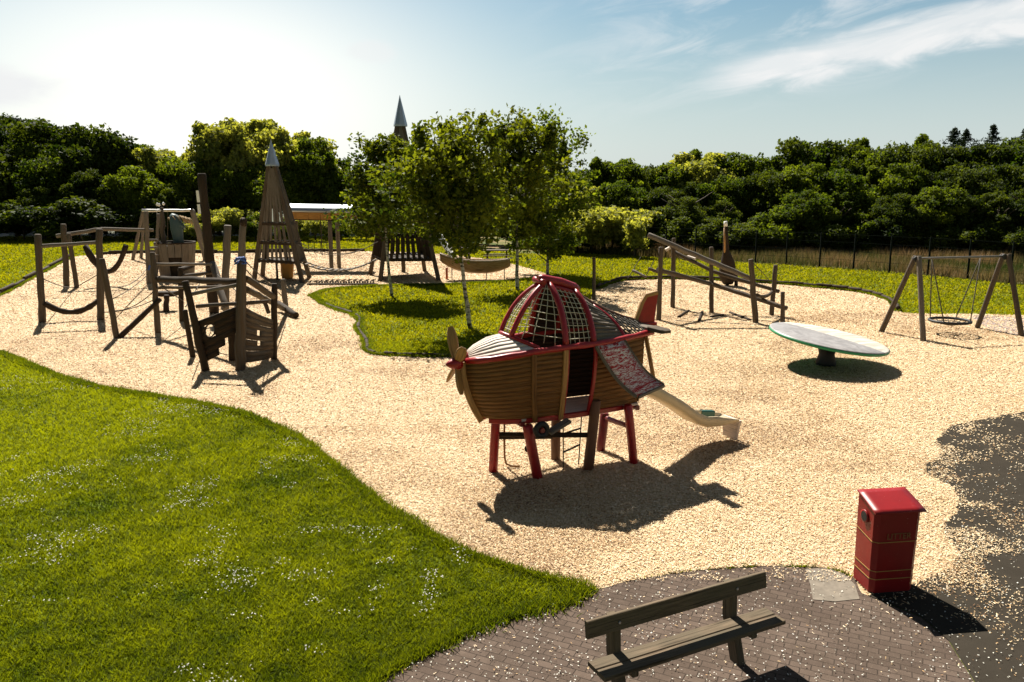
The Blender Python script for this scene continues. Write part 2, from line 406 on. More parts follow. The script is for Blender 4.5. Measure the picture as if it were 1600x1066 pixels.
def disc_fn(t):
    v = objvec(t); s = t.new('ShaderNodeSeparateXYZ'); t.l.new(v, s.inputs[0]); n = t.noise(v, 3, 6, .7, 1.2)
    st = t.new('ShaderNodeMapping'); t.l.new(v, st.inputs[0]); st.inputs['Scale'].default_value = (.8, 9, 1); st.inputs['Rotation'].default_value = (0, 0, .5)
    n3 = t.noise(st.outputs[0], 1.2, 3, .5)
    e = t.new('ShaderNodeMath', operation='GREATER_THAN'); t.l.new(s.outputs[0], e.inputs[0]); e.inputs[1].default_value = 0.12
    a = t.mix(t.ramp(n, [(.35, (0, 0, 0)), (.65, (1, 1, 1))]), (.19, .175, .17), (.33, .31, .30)); b = t.mix(t.ramp(n3, [(.42, (0, 0, 0)), (.58, (1, 1, 1))]), (.62, .58, .50), (.42, .38, .31))
    return principled(t, t.mix(e.outputs[0], a, b), .42, n, .1, .004, .5)
M['disc'] = mat('disc_top', disc_fn)
M['discgreen'] = plain('green_rim', (.02, .22, .09), .4)

# ------------------------------------------------------------ ground sheets
def smooth_loop(pts, n=6, closed=True):
    out = []; N = len(pts)
    for i in range(N if closed else N-1):
        if closed: p = [pts[(i+k-1) % N] for k in range(4)]
        else: p = [pts[max(i-1, 0)], pts[i], pts[i+1], pts[min(i+2, N-1)]]
        for j in range(n):
            u = j/n
            out.append(tuple(.5*((2*p[1][k])+(-p[0][k]+p[2][k])*u+(2*p[0][k]-5*p[1][k]+4*p[2][k]-p[3][k])*u*u+(-p[0][k]+3*p[1][k]-3*p[2][k]+p[3][k])*u**3) for k in range(2)))
    if not closed: out.append(tuple(pts[-1][:2]))
    return out
def px2w(L): return [tuple(G(*p)[:2]) for p in L]
def sheet(name, loop, z, m):
    from mathutils.geometry import tessellate_polygon
    vs = [Vector((x, y, z)) for x, y in loop]
    tris = tessellate_polygon([vs]); me = bpy.data.meshes.new(name); me.from_pydata([tuple(v) for v in vs], [], [tuple(q) for q in tris])
    import bmesh
    bm = bmesh.new(); bm.from_mesh(me); bmesh.ops.recalc_face_normals(bm, faces=bm.faces)
    for f in bm.faces:
        if f.normal.z < 0: f.normal_flip()
    bm.to_mesh(me); bm.free(); me.materials.append(m)
    return struct(link(name, me))
me = bpy.data.meshes.new('ground'); me.from_pydata([(-900, -60, 0), (900, -60, 0), (900, 1600, 0), (-900, 1600, 0)], [], [(0, 1, 2, 3)]); me.materials.append(M['lawn'])
struct(link('ground', me))
NEAR_EDGE = [(0, 552), (79, 585), (148, 606), (237, 620), (355, 642), (414, 662), (469, 689), (518, 727), (548, 752), (600, 794), (631, 812), (710, 858), (806, 892), (918, 921)]
LAWN_PATH = [(918, 921), (880, 942), (771, 971), (692, 1006), (644, 1030), (587, 1064), (500, 1140)]
LEFT_EDGE = [(-130, 520), (0, 462), (55, 432), (108, 404)]
BACK_EDGE = [(108, 404), (150, 399), (230, 396), (340, 396), (470, 394), (570, 393), (680, 397), (770, 407), (840, 424), (856, 434)]
ISL_TOP = [(856, 434), (800, 440), (700, 446), (600, 448), (520, 453), (487, 463)]
ISL_NEAR = [(487, 463), (510, 478), (550, 492), (562, 500), (560, 515), (573, 535), (577, 552), (620, 557), (720, 558), (800, 552), (860, 520), (915, 478), (933, 452)]
RIGHT_FAR = [(933, 452), (955, 443), (987, 438), (1075, 437), (1206, 444), (1276, 450), (1347, 458), (1389, 470), (1403, 487), (1451, 491), (1558, 492), (1640, 500)]
TAR_EDGE = [(1700, 640), (1600, 645), (1540, 654), (1490, 668), (1462, 700), (1458, 735), (1492, 775), (1482, 815), (1500, 850), (1470, 885), (1434, 912), (1357, 932)]
PATH_TOP = [(1357, 932), (1333, 903), (1290, 888), (1200, 885), (1080, 893), (985, 908), (918, 921)]
cl = px2w(LEFT_EDGE[::1]) + px2w(BACK_EDGE)[1:] + px2w(ISL_TOP)[1:] + px2w(ISL_NEAR)[1:] + px2w(RIGHT_FAR)[1:] + px2w([(1760, 560)]) + [(x_+.75, y_-.12) for x_, y_ in px2w(TAR_EDGE[:-2])] + px2w([(1452, 912)]) + px2w(PATH_TOP) + px2w(NEAR_EDGE)[::-1][1:] + px2w([(-170, 490)])
CHIPS = smooth_loop(cl, 4)
sheet('wood_chip_surface', CHIPS, .008, M['chips'])
path_loop = px2w(PATH_TOP[::-1])+px2w([(1357, 932), (1440, 965), (1482, 1002), (1525, 1070), (1600, 1200)][1:])+px2w([(1500, 1500), (300, 1500), (500, 1140)])+px2w(LAWN_PATH)[::-1][1:-1]
PATH = path_loop
sheet('paved_path', PATH, .004, M['brick'])
tar_loop = px2w([(1357, 932), (1440, 965), (1482, 1002), (1525, 1070), (1600, 1200), (1500, 1500), (2600, 1500), (3000, 800), (1900, 600), (1760, 600)])+[(x_+rnd.uniform(-.04, .04)+.10*math.sin(y_*2.3+x_)+.06*math.sin(y_*4.7+1), y_+rnd.uniform(-.03, .03)) for x_, y_ in smooth_loop(px2w(TAR_EDGE[:-2]), 14, False)]+px2w([(1434, 912)])
TAR = tar_loop
sheet('tarmac_path', TAR, .012, M['tarmac'])
sheet('concrete_slab_patch', px2w([(1258, 890), (1290, 889), (1318, 896), (1336, 915), (1343, 937), (1305, 941), (1270, 938), (1266, 915)]), .010, M['slab'])
sheet('swing_surfacing', smooth_loop(px2w([(1520, 493), (1600, 498), (1680, 505), (1700, 540), (1610, 528), (1550, 516)]), 4), .012, M['mat'])
sheet('far_path', smooth_loop(px2w([(-120, 352), (-20, 361), (12, 366), (8, 370), (-30, 378), (-200, 395)]), 3), .006, M['path'])
MEADOW = px2w([(870, 401), (902, 396), (945, 399), (1228, 415), (1389, 426), (1577, 444), (1700, 455)])+[(60, 34), (90, 120), (-4, 120), (-4, 62)]
sheet('woodland_floor', [(-300, 78), (300, 78), (300, 700), (-300, 700)], .003, M['woodfloor'])
sheet('rough_meadow', MEADOW, .006, M['meadow'])

def edging(name, pts, label, h=.12, wd=.12, m='log'):
    P = [Vector((x, y, 0)) for x, y in smooth_loop(px2w(pts), 3, False)]
    b = MB()
    for i in range(len(P)-1):
        k = h*rnd.uniform(.75, 1.15)
        b.log(P[i]+Vector((0, 0, k-wd/2)), P[i+1]+Vector((0, 0, k-wd/2+rnd.uniform(-.02, .02))), wd/2*rnd.uniform(.9, 1.1), wob=.2, n=3)
        b.beam(P[i]+Vector((0, 0, k/2-.03)), P[i+1]+Vector((0, 0, k/2-.03)), wd*.7, max(k-.05, .03))
    o = b.build(name, M[m], None, loc=P[0]); return tag(o, label, 'edging')
edging('timber_edging', LEFT_EDGE, 'dark timber edging between left lawn and wood chips, behind the frame posts', .26, .14, 'logdark')
edging('timber_edging', BACK_EDGE[1:6], 'far timber edging behind the swing frame and pointed tower', .24, .14, 'logdark')
edging('timber_edging', ISL_NEAR[:10], 'curved timber edging along near side of the grass island', .12, .12, 'logdark')
edging('timber_edging', RIGHT_FAR[:9], 'long dark log edging behind the sloping log frame', .22, .14, 'logdark')
edging('timber_edging', ISL_TOP, 'low timber edging on far side of grass island below the canoe', .07, .08)

def inpoly(x, y, P):
    P = np.array(P); r = np.zeros(len(x), bool); j = len(P)-1
    for i in range(len(P)):
        xi, yi = P[i]; xj, yj = P[j]
        c = ((yi > y) != (yj > y)) & (x < (xj-xi)*(y-yi)/(yj-yi+1e-12)+xi); r ^= c; j = i
    return r
def noise2(x, y, s, seed=0):
    r = np.random.default_rng(seed); g = r.random((64, 64)); X = (x*s) % 64; Y = (y*s) % 64
    i = X.astype(int) % 64; j = Y.astype(int) % 64; u = X-np.floor(X); v = Y-np.floor(Y); u = u*u*(3-2*u); v = v*v*(3-2*v)
    i1 = (i+1) % 64; j1 = (j+1) % 64
    return (g[i, j]*(1-u)+g[i1, j]*u)*(1-v)+(g[i, j1]*(1-u)+g[i1, j1]*u)*v
def scatter(n, d0, d1, p=1.0, ang=.72):
    """points in the wedge in front of the viewer, denser close by"""
    u = RNG.random(n); e = 2-p
    d = (d0**e+u*(d1**e-d0**e))**(1/e) if abs(e) > 1e-6 else d0*(d1/d0)**u
    a = RNG.uniform(-ang, ang, n); return d*np.tan(a)*1.0, d
def blades(x, y, h, wd, lean=.5, tint=None):
    n = len(x); a = RNG.uniform(0, 2*np.pi, n); hh = h*RNG.uniform(.5, 1.3, n); ww = wd*RNG.uniform(.6, 1.3, n)
    lx = RNG.normal(0, lean, n)*hh; ly = RNG.normal(0, lean, n)*hh
    V = np.zeros((n, 3, 3)); V[:, 0, 0] = x-np.cos(a)*ww; V[:, 0, 1] = y-np.sin(a)*ww; V[:, 1, 0] = x+np.cos(a)*ww; V[:, 1, 1] = y+np.sin(a)*ww
    V[:, 2, 0] = x+lx; V[:, 2, 1] = y+ly; V[:, 2, 2] = hh
    tt = RNG.random(n)*.6+.4*noise2(x, y, .9, 3) if tint is None else tint
    return V.reshape(-1, 3), np.arange(3*n).reshape(n, 3), np.repeat(tt, 3)
ALLCUT = [CHIPS, PATH, TAR, MEADOW]
def grassmask(x, y):
    k = np.ones(len(x), bool)
    for P in ALLCUT: k &= ~inpoly(x, y, P)
    return k
# near lawn
x, y = scatter(900000, 5.2, 24, 1.6); k = grassmask(x, y); x, y = x[k], y[k]
pn = noise2(x, y, .8, 5)*.6+noise2(x, y, 2.7, 6)*.4
V, Fc, tt = blades(x, y, (.035+.045*pn)*(1+y*.01), .004+.0006*y, .7, np.clip(-.62+.9*pn+.55*noise2(x, y, 5.5, 41)+.45*noise2(x, y, .33, 44)+.25*RNG.random(len(x))+.042*(y-8), 0, 1))
o = link('lawn_grass', npmesh('lawn_grass', V, Fc, M['blade'], tt)); tag(o, 'short green lawn grass around the play area', 'grass', kind='stuff')
E_ = [np.array(smooth_loop(px2w(e_), 8, False)) for e_ in (NEAR_EDGE, LAWN_PATH, ISL_NEAR[:10], ISL_TOP, LEFT_EDGE, RIGHT_FAR[:9])]; ex, ey = [], []
for e_ in E_:
    sg = np.linalg.norm(np.diff(e_, axis=0), axis=1); m_ = int(sg.sum()*1500); i_ = RNG.choice(len(sg), m_, p=sg/sg.sum()); q_ = RNG.random(m_)[:, None]
    P_ = e_[i_]*(1-q_)+e_[i_+1]*q_; nz_ = noise2(P_[:, 0]*3, P_[:, 1]*3, 1.0, 77); P_ = P_+RNG.normal(0, 1, P_.shape)*(.015+.075*nz_)[:, None]; ex.append(P_[:, 0]); ey.append(P_[:, 1])
x, y = np.concatenate(ex), np.concatenate(ey)
V, Fc, tt = blades(x, y, .075+.001*y, .004+.0006*y, .6)
o = link('edge_tufts', npmesh('edge_tufts', V, Fc, M['blade'], tt)); tag(o, 'ragged grass tufts along the lawn borders', 'grass', kind='stuff')
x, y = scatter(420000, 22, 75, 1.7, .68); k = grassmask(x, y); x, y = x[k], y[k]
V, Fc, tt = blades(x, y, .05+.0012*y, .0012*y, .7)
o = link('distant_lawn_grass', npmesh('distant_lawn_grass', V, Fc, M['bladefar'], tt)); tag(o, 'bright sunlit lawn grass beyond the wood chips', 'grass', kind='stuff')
# rough grass beyond the fence
x = RNG.uniform(2, 50, 160000); y = RNG.uniform(34, 70, 160000); k = inpoly(x, y, MEADOW); x, y = x[k], y[k]
pn = noise2(x, y, .35, 9)
V, Fc, tt = blades(x, y, .35+.45*pn, .02, .25, np.clip(pn*1.1-.1+RNG.normal(0, .15, len(x)), 0, 1))
o = link('meadow_grass', npmesh('meadow_grass', V, Fc, M['tall'], tt)); tag(o, 'tall dry brown grass beyond the wire fence', 'grass', kind='stuff')
# chips, petals : small lying flakes
def flakes(x, y, ln, wd, z0=.012, tilt=.35, tint=None):
    n = len(x); a = RNG.uniform(0, 2*np.pi, n); L = ln*RNG.uniform(.4, 1.3, n); W = wd*RNG.uniform(.5, 1.3, n)
    u = np.stack([np.cos(a), np.sin(a), RNG.normal(0, tilt, n)], 1); v = np.stack([-np.sin(a), np.cos(a), RNG.normal(0, tilt, n)], 1)
    c = np.stack([x, y, z0+RNG.random(n)*.02], 1); V = np.zeros((n, 4, 3))
    for i, (p, q) in enumerate(((-1, -1), (1, -1), (.9, 1), (-.9, 1))): V[:, i] = c+u*(L*p/2)[:, None]+v*(W*q/2)[:, None]
    V[:, :, 2] = np.maximum(V[:, :, 2], .006)
    tt = RNG.random(n) if tint is None else tint
    return V.reshape(-1, 3), np.arange(4*n).reshape(n, 4), np.repeat(tt, 4)
x, y = scatter(1600000, 7, 62, 1.65, .7)
e = noise2(x, y, 1.1, 21)*.6+noise2(x, y, 4, 22)*.4
k = inpoly(x, y, CHIPS) & ~inpoly(x, y, TAR) & ~inpoly(x, y, PATH)
sh = RNG.random(len(x))
te = np.array(smooth_loop(px2w(TAR_EDGE[:-2]), 5, False)); dd = np.full(len(x), 9.0); it_ = inpoly(x, y, TAR)
for q_ in te: dd[it_] = np.minimum(dd[it_], np.hypot(x[it_]-q_[0], y[it_]-q_[1]))
k2 = (it_ & (sh < np.clip(1.3*np.exp(-dd/.28)+.55*np.exp(-dd/.8)*(e > .5), 0, .85)*np.clip((e-.30)*3.0, .05, 1))) | (inpoly(x, y, TAR) & (sh < .010))
k3 = inpoly(x, y, PATH) & ((sh < .006) | ((y > 8.9) & (sh < .25*np.clip((e-.3)*3, 0, 1))))
k |= k2 | k3
x, y = x[k], y[k]
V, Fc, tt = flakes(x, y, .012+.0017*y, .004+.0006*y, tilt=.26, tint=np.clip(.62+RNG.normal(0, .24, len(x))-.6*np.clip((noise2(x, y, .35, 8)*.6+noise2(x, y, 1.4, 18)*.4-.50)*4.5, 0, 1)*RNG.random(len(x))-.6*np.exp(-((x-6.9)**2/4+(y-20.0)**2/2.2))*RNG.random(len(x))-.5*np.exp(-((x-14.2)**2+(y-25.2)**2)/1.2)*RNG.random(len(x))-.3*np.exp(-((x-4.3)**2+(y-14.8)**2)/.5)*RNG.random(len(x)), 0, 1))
o = link('wood_chips', npmesh('wood_chips', V, Fc, M['chip'], tt)); tag(o, 'loose pale wood chips covering the play area', 'wood chips', kind='stuff')
x, y = scatter(90000, 5.5, 22, 1.2); k = grassmask(x, y); x, y = x[k], y[k]; k = (noise2(x, y, .8, 31)*.5+noise2(x, y, 3.1, 33)*.5+RNG.normal(0, .05, len(x))) > .64; x, y = x[k], y[k]
V, Fc, tt = flakes(x, y, .016, .013, .045, .5)
x, y = scatter(9000, 5.5, 13, 1.0); k = inpoly(x, y, PATH) | inpoly(x, y, TAR); x, y = x[k], y[k]
V2, F2, t2 = flakes(x, y, .015, .012, .014, .3)
me = npmesh('daisies', V, Fc, M['petal'], tt); tag(link('daisies', me), 'tiny white daisies and petals dotted over the near lawn', 'daisies', kind='stuff')
me = npmesh('fallen_petals', V2, F2, M['petal'], t2); tag(link('fallen_petals', me), 'fallen pale petals scattered on the paved path and tarmac', 'petals', kind='stuff')

# ------------------------------------------------------------ play plane on legs
PU, PV, PO = Vector((.9, .44, 0)).normalized(), Vector((.44, -.9, 0)).normalized(), Vector((.12, 12.75, 0))
def L3(s, l, z): return PO+PU*s+PV*l+Vector((0, 0, z))
def lerpt(x, T):
    for (a, b), (c, d) in zip(T, T[1:]):
        if x <= c: return b+(d-b)*max(0, (x-a)/(c-a))
    return T[-1][1]
HW = [(-.98, .05), (-.9, .17), (-.78, .29), (-.6, .41), (-.3, .53), (0, .585), (.5, .625), (1.0, .63), (1.6, .58), (1.95, .52), (2.15, .46)]
ZG = [(-.98, 2.0), (-.5, 2.09), (0, 2.16), (.6, 2.19), (1.2, 2.20), (2.2, 2.26)]
def hw(s): return lerpt(s, HW)
def zg(s): return lerpt(s, ZG)
ZB = 1.03
def hull(s, t, side=1, extra=0):
    """t 0 bottom .. 1 gunwale; the prow rakes back towards the bottom"""
    front = max(0, (.9-s)/1.9); rake = .30*max(0, 1-t)**1.3*front**1.5-.06*math.sin(math.pi*t)*front
    prof = .70+.34*math.sin(t*1.75)-.04*t
    ss = s+rake; w_ = hw(s)*min(1.06, prof)+extra
    return L3(ss, side*w_, ZB+(zg(s)-ZB)*t)
pl = thing('play_plane', 'red and brown wooden play plane on red legs with propeller and netted cockpit', 'play plane', PO)
def board_panel(s0, s1, side, name, label=None, nb=15, t0=0., t1=1.0, m='board'):
    b = MB(); n = max(2, int((s1-s0)/.09))
    for i in range(nb):
        a, c = t0+(t1-t0)*i/nb, t0+(t1-t0)*(i+1.04)/nb
        e = rnd.uniform(-.004, .004)
        b.surf(lambda u, v: hull(s0+(s1-s0)*u, a+(c-a)*v, side, e+.016*(1-v)), n, 1, .018, flip=(side < 0))
    return b.build(name, M[m], pl)
board_panel(-.97, .53, 1, 'hull_side'); board_panel(1.06, 2.12, 1, 'hull_side', nb=14)
board_panel(-.97, 2.12, -1, 'hull_side', m='logdark')  # far side in dark timber, putting the cabin's inner shade into the colour
b = MB(); sec = [L3(2.12, l, z) for l, z in ((-.36, ZB), (.36, ZB), (.46, 2.2), (-.46, 2.2))]
for i in range(9):
    a, c = i/9, (i+.93)/9
    b.prism([sec[0].lerp(sec[3], a), sec[1].lerp(sec[2], a), sec[1].lerp(sec[2], c), sec[0].lerp(sec[3], c)], PU*.02)
b.build('stern_board', M['board'], pl)
b = MB()
for i in range(9):
    l = -.36+i*.09
    b.beam(L3(-.45 if abs(l) < .2 else -.15, l, ZB-.03), L3(2.1, l, ZB-.03), .085, .04)
b.build('floor', M['deck'], pl)
# hull ribs
for s_, mm in ((-.04, 'tan'), (.50, 'tan')):
    b = MB(); b.beam(0, 0, .085, .045, up=PV, pts=[hull(s_, -.06+1.08*k/8, 1, .03) for k in range(9)]); b.build('hull_rib', M['board' if s_ < 0 else 'tan'], pl)
b = MB(); b.beam(0, 0, .06, .045, up=PV, pts=[hull(1.06, k/8, 1, .02) for k in range(9)]); b.build('door_frame', M['red'], pl)
b = MB(); b.beam(0, 0, .05, .05, up=PV, pts=[hull(.555, k/8, 1, .0) for k in range(9)]); b.build('door_frame', M['red'], pl)
for side in (1, -1):   # curved prow stems
    pass
b = MB(); b.beam(0, 0, .10, .06, up=PV, pts=[L3(-1.0+.30*(1-k/10)**1.3-.07*math.sin(math.pi*k/10), .02+.03*math.sin(math.pi*k/10), ZB-.06+(1.0)*k/10) for k in range(11)]); b.build('prow_stem', M['tan'], pl)
# gunwales and bottom rims
for side in (1, -1):
    b = MB(); pts = [L3(s_, side*(hw(s_)+.02), zg(s_)) for s_ in np.linspace(-.97, 2.3, 24)]
    b.tube(pts, [.050+.006*math.sin(i*2.1) for i in range(24)], 10); b.build('gunwale_rail', M['red'], pl)
    b = MB(); b.beam(0, 0, .075, .085, up=(0, 0, 1), pts=[hull(s_, -.045, side, .0) for s_ in np.linspace(-.9, 2.12, 18)]); b.build('bottom_rail', M['red'], pl)
for s_ in (-.15, 1.2, 2.08): b = MB(); b.beam(L3(s_, -.42, ZB-.09), L3(s_, .42, ZB-.09), .08, .08); b.build('cross_rail', M['darkred'], pl)
# engine cowl
def rise(s): return lerpt(s, [(-.98, .06), (-.8, .16), (-.5, .22), (.1, .20)])
def arch_s(q): return .06-.36*(1-q*q)
def deckp(q, s): return L3(s, q*(hw(s)-.01), zg(s)+.02+rise(s)*(1-q*q))
b = MB()
for i in range(13):
    q0 = -1+2*i/13; q1 = -1+2*(i+.92)/13
    b.surf(lambda u, v: deckp(q0+(q1-q0)*v, -.95+(arch_s(q0+(q1-q0)*v)+.95)*u), 8, 1, .018)
b.build('cowl', M['deck'], pl)
b = MB(); b.tube([deckp(q, arch_s(q))+Vector((0, 0, .02)) for q in np.linspace(-1, 1, 17)], .036, 8); b.build('cowl_hoop', M['red'], pl)
b = MB(); b.tube([deckp(q, -.95)+Vector((0, 0, .005)) for q in np.linspace(-1, 1, 7)], .03, 8); b.build('nose_hoop', M['red'], pl)
# propeller
hub = L3(-1.03, 0, 1.955)
b = MB(); b.lathe(hub, [(.085, 0), (.10, .05), (.10, .10), (.085, .15), (.05, .21), (.012, .26)], 16, -PU); hb = b.build('propeller_hub', M['red'], pl)
def bez(a, m, c, n=12):
    a, m, c = Vector(a), Vector(m), Vector(c); return [a*(1-u)**2+m*2*u*(1-u)+c*u*u for u in [i/n for i in range(n+1)]]
for (dl, dz, ln) in ((-.36, .86, .60), (.62, .62, .44), (.36, -.86, .50), (-.62, -.62, .52)):
    b = MB(); d = (PV*dl+Vector((0, 0, dz))).normalized(); cpt = hub-PU*.08
    pts = [cpt+d*ln*k/8 for k in range(9)]
    sc = [.55, .6, .75, .95, 1.05, 1.08, 1.02, .85, .5]
    tw = (PU*.6+d.cross(PU)*.8).normalized()
    b.beam(0, 0, .16, .045, up=tw, pts=pts, scale=sc, ch=.014); b.build('propeller_blade', M['tan'], pl)
# legs
def leg(top, foot, r0, r1, m, name='leg'):
    b = MB(); top, foot = Vector(top), Vector(foot); b.log(foot-Vector((0, 0, .05)), top, r1, r0, wob=.07, seg=12); return b.build(name, M[m], pl)
leg(L3(-.40, -.05, ZB-.05), G(770, 738), .075, .075, 'red'); leg(R(824, 664, 12.36), G(841, 747), .085, .085, 'red')
leg(R(869, 650, 13.25), G(868, 719), .085, .08, 'brownleg', 'post'); leg(R(931, 625, 12.80), Vector((1.28, 12.78, 0)), .085, .09, 'brownleg', 'post')
leg(R(981, 632, 13.1), G(991, 724), .075, .075, 'red'); leg(R(945, 645, 13.85), G(938, 705), .08, .08, 'darkred')
b = MB(); b.log(R(773, 679, 12.66), R(929, 680, 12.82), .042, wob=.1); b.build('cross_beam', M['logdark'], pl)
b = MB(); b.log(R(943, 652, 13.85), R(984, 667, 13.13), .045, wob=.1); b.build('cross_beam', M['darkred'], pl)
b = MB(); b.log(R(773, 683, 12.68), R(868, 682, 13.28), .042, wob=.1); b.build('cross_beam', M['logdark'], pl)
# wheel + paddle
wc = R(846, 672, 12.20)
b = MB(); b.tube([wc+(PU*math.cos(a)+Vector((0, 0, 1))*math.sin(a))*.098 for a in [2*math.pi*k/20 for k in range(20)]], .048, 10, closed=True); wh = b.build('wheel', M['black'], pl)
b = MB(); b.lathe(wc-PV*.05, [(.075, 0), (.08, .03), (.045, .07), (.04, .10)], 14, PV); b.build('wheel_hub', M['darkred'], wh)
b = MB(); b.beam(R(858, 676, 12.3), R(889, 657, 12.5), .13, .05, up=(0, -.3, 1)); b.build('paddle_board', M['greywood'], pl)
b = MB(); b.log(R(834, 700, 12.5), R(822, 702, 12.4), .06, .05); b.build('stump_step', M['logdark'], pl)
# rope ladder and climbing pole
b = MB(); r1a, r1b = R(880, 648, 12.75), R(880, 738, 12.75); r2a, r2b = R(909, 645, 12.9), R(904, 725, 12.9)
b.rope(r1a, r1b, .011); b.rope(r2a, r2b, .011)
for k in (.3, .62): b.log(r1a.lerp(r1b, k+.03), r2a.lerp(r2b, k), .016, wob=.1)
b.tube([r1b+Vector((math.cos(a)*.07, math.sin(a)*.02, math.sin(a)*.07-.06)) for a in [2*math.pi*k/12 for k in range(12)]], .02, 6, closed=True)
b.build('rope_ladder', M['rope'], pl)
b = MB(); b.tube([R(788, 656, 12.95), R(788, 690, 12.95), R(788.5, 715, 12.95), R(791, 725, 12.9), R(800, 728, 12.85), R(812, 729, 12.8)], .018, 8); b.build('climbing_pole', M['tan'], pl)
# canopy ribs
def rib(a, m, c, r=.046): b = MB(); pts = bez(a, m, c); b.tube(pts, r, 10); b.build('cockpit_rib', M['red'], pl); return pts
TOPF, TOPR = (.44, .05, 3.14), (.98, .07, 3.00)
ribs = {}
for sd, key in ((1, 'n'), (-1, 'f')):
    ribs[key+'w'] = rib(deckp(sd*.36, arch_s(.36)), L3(-.02, sd*.22, 2.92), L3(.42, sd*.05, 3.15), .042)
    ribs[key+'1'] = rib(L3(.52, sd*.62, 2.19), L3(.54, sd*.54, 2.80), L3(.50, sd*.09, 3.14), .050)
    ribs[key+'2'] = rib(L3(1.04, sd*.62, 2.20), L3(1.06, sd*.50, 2.72), L3(.98, sd*.10, 3.0), .050)
    ribs[key+'3'] = rib(L3(1.68, sd*.56, 2.22), L3(1.62, sd*.36, 2.52), L3(1.36, sd*.05, 2.72), .034)
b = MB(); b.tube([L3(.33, 0, 3.22), L3(.42, 0, 3.22), L3(.52, 0, 3.19), L3(.75, .0, 3.14), L3(1.02, 0, 3.04), L3(1.10, 0, 3.0)], [.055, .075, .08, .082, .08, .055], 12); b.build('roof_roll', M['red'], pl)
b = MB(); b.tube(bez(L3(.50, .10, 3.10), L3(.75, .14, 3.06), L3(.99, .12, 2.95)), .03, 8); b.build('roof_bar', M['red'], pl)
b = MB(); b.log(L3(.36, -.17, 3.2), L3(.38, .13, 3.17), .055, wob=.05); b.build('roof_end_roll', M['red'], pl)
spine = [L3(*p) for p in ((1.05, 0, 2.98), (1.2, 0, 2.86), (1.36, 0, 2.77), (1.65, 0, 2.62), (2.0, 0, 2.48), (2.32, 0, 2.38))]
b = MB(); b.tube(spine, .032, 8); b.build('tail_spine', M['brownleg'], pl)
def netpanel(A, B, nu, nv, name='cockpit_net', r=.0065, bulge=.0):
    """pale cord net between two rib curves"""
    def pick(C, u):
        f = u*(len(C)-1); i = min(int(f), len(C)-2); return C[i].lerp(C[i+1], f-i)
    b = MB()
    for i in range(1, nu):
        u = i/nu; p, q = pick(A, u), pick(B, u); sg = rnd.uniform(.0, .02)
        b.tube([p.lerp(q, k/6)+Vector((rnd.uniform(-.004, .004), 0, -sg*math.sin(k/6*math.pi))) for k in range(7)], r, 4)
    for j in range(1, nv):
        v = j/nv; b.tube([pick(A, k/10).lerp(pick(B, k/10), v)+Vector((rnd.uniform(-.004, .004), 0, 0)) for k in range(11)], r, 4)
    return b.build(name, M['net'], pl)
netpanel(ribs['nw'], ribs['fw'], 10, 5)
netpanel(ribs['nw'], ribs['n1'], 9, 5); netpanel(ribs['n1'], ribs['n2'], 10, 6); netpanel(ribs['fw'], ribs['f1'], 9, 5)
def slatpanel(A, B, n, name, m):
    b = MB(); K = len(A)-1
    def pk(C, u): f = u*K; i = min(int(f), K-1); return C[i].lerp(C[i+1], f-i)
    for i in range(n):
        a, c = i/n, (i+1.06)/n; lift = rnd.uniform(0, .006)
        b.surf(lambda u, v: pk(A, a+(c-a)*v).lerp(pk(B, a+(c-a)*v), u)+Vector((0, 0, lift+.008*(1-v))), 4, 1, .016)
    return b.build(name, M[m], pl)
slatpanel(ribs['n2'], ribs['n3'], 13, 'shingle_panel', 'greywood'); slatpanel(ribs['f2'], ribs['f3'], 13, 'shingle_panel', 'logdark'); slatpanel(ribs['f1'], ribs['f2'], 13, 'shingle_panel', 'logdark')  # far panels darkened by material to stand for shade inside the cockpit
# rear rope mesh, heavy dark cord
gun = [L3(s_, .52, 2.27) for s_ in np.linspace(1.7, 2.3, 8)]; rs = spine[2:]
b = MB()
def pk2(C, u): f = u*(len(C)-1); i = min(int(f), len(C)-2); return C[i].lerp(C[i+1], f-i)
for k in range(1, 9): b.tube([pk2(gun, k/9).lerp(pk2(rs, k/9), j/6)+Vector((rnd.uniform(-.01, .01), 0, rnd.uniform(-.01, .01))) for j in range(7)], .013, 5)
for k in range(0, 6): b.tube([pk2(gun, j/8).lerp(pk2(rs, j/8), k/6) for j in range(9)], .013, 5)
b.build('tail_net', M['rope'], pl)
# tail fin and stabiliser
fz = 2.36
fin = [L3(2.28, 0, fz), L3(2.42, 0, fz+.34), L3(2.50, 0, fz+.46), L3(2.72, 0, fz+.48), L3(2.66, 0, fz-.02), L3(2.6, 0, fz-.08)]
b = MB(); b.prism([p-PV*.02 for p in fin], PV*.04); fo = b.build('tail_fin', M['red'], pl)
b = MB(); b.beam(0, 0, .07, .05, up=PV, pts=[p-PU*.02 for p in fin[:3]]+[fin[3]+Vector((0, 0, .02))]); b.build('fin_edge', M['tan'], fo)
b = MB(); b.beam(L3(2.28, -.62, 2.33), L3(2.28, .48, 2.33), .22, .05); b.build('stabiliser', M['greywood'], pl)
b = MB(); b.beam(0, 0, .20, .075, pts=[L3(2.30, .44, 2.33), L3(2.30, .6, 2.33), L3(2.31, .82, 2.33), L3(2.31, .88, 2.33)], scale=[1, 1.0, .95, .6]); b.build('stabiliser_tip', M['log'], pl)
b = MB(); b.beam(L3(2.25, .0, 2.30), L3(2.7, 0, 2.30), .1, .08); b.build('tail_boom', M['red'], pl)
b = MB(); b.beam(0, 0, .10, .03, up=PU, pts=bez(L3(2.17, .46, 2.2), L3(2.30, .46, 1.7), L3(2.5, .34, 1.2), 8)); b.build('stern_rib', M['tan'], pl)
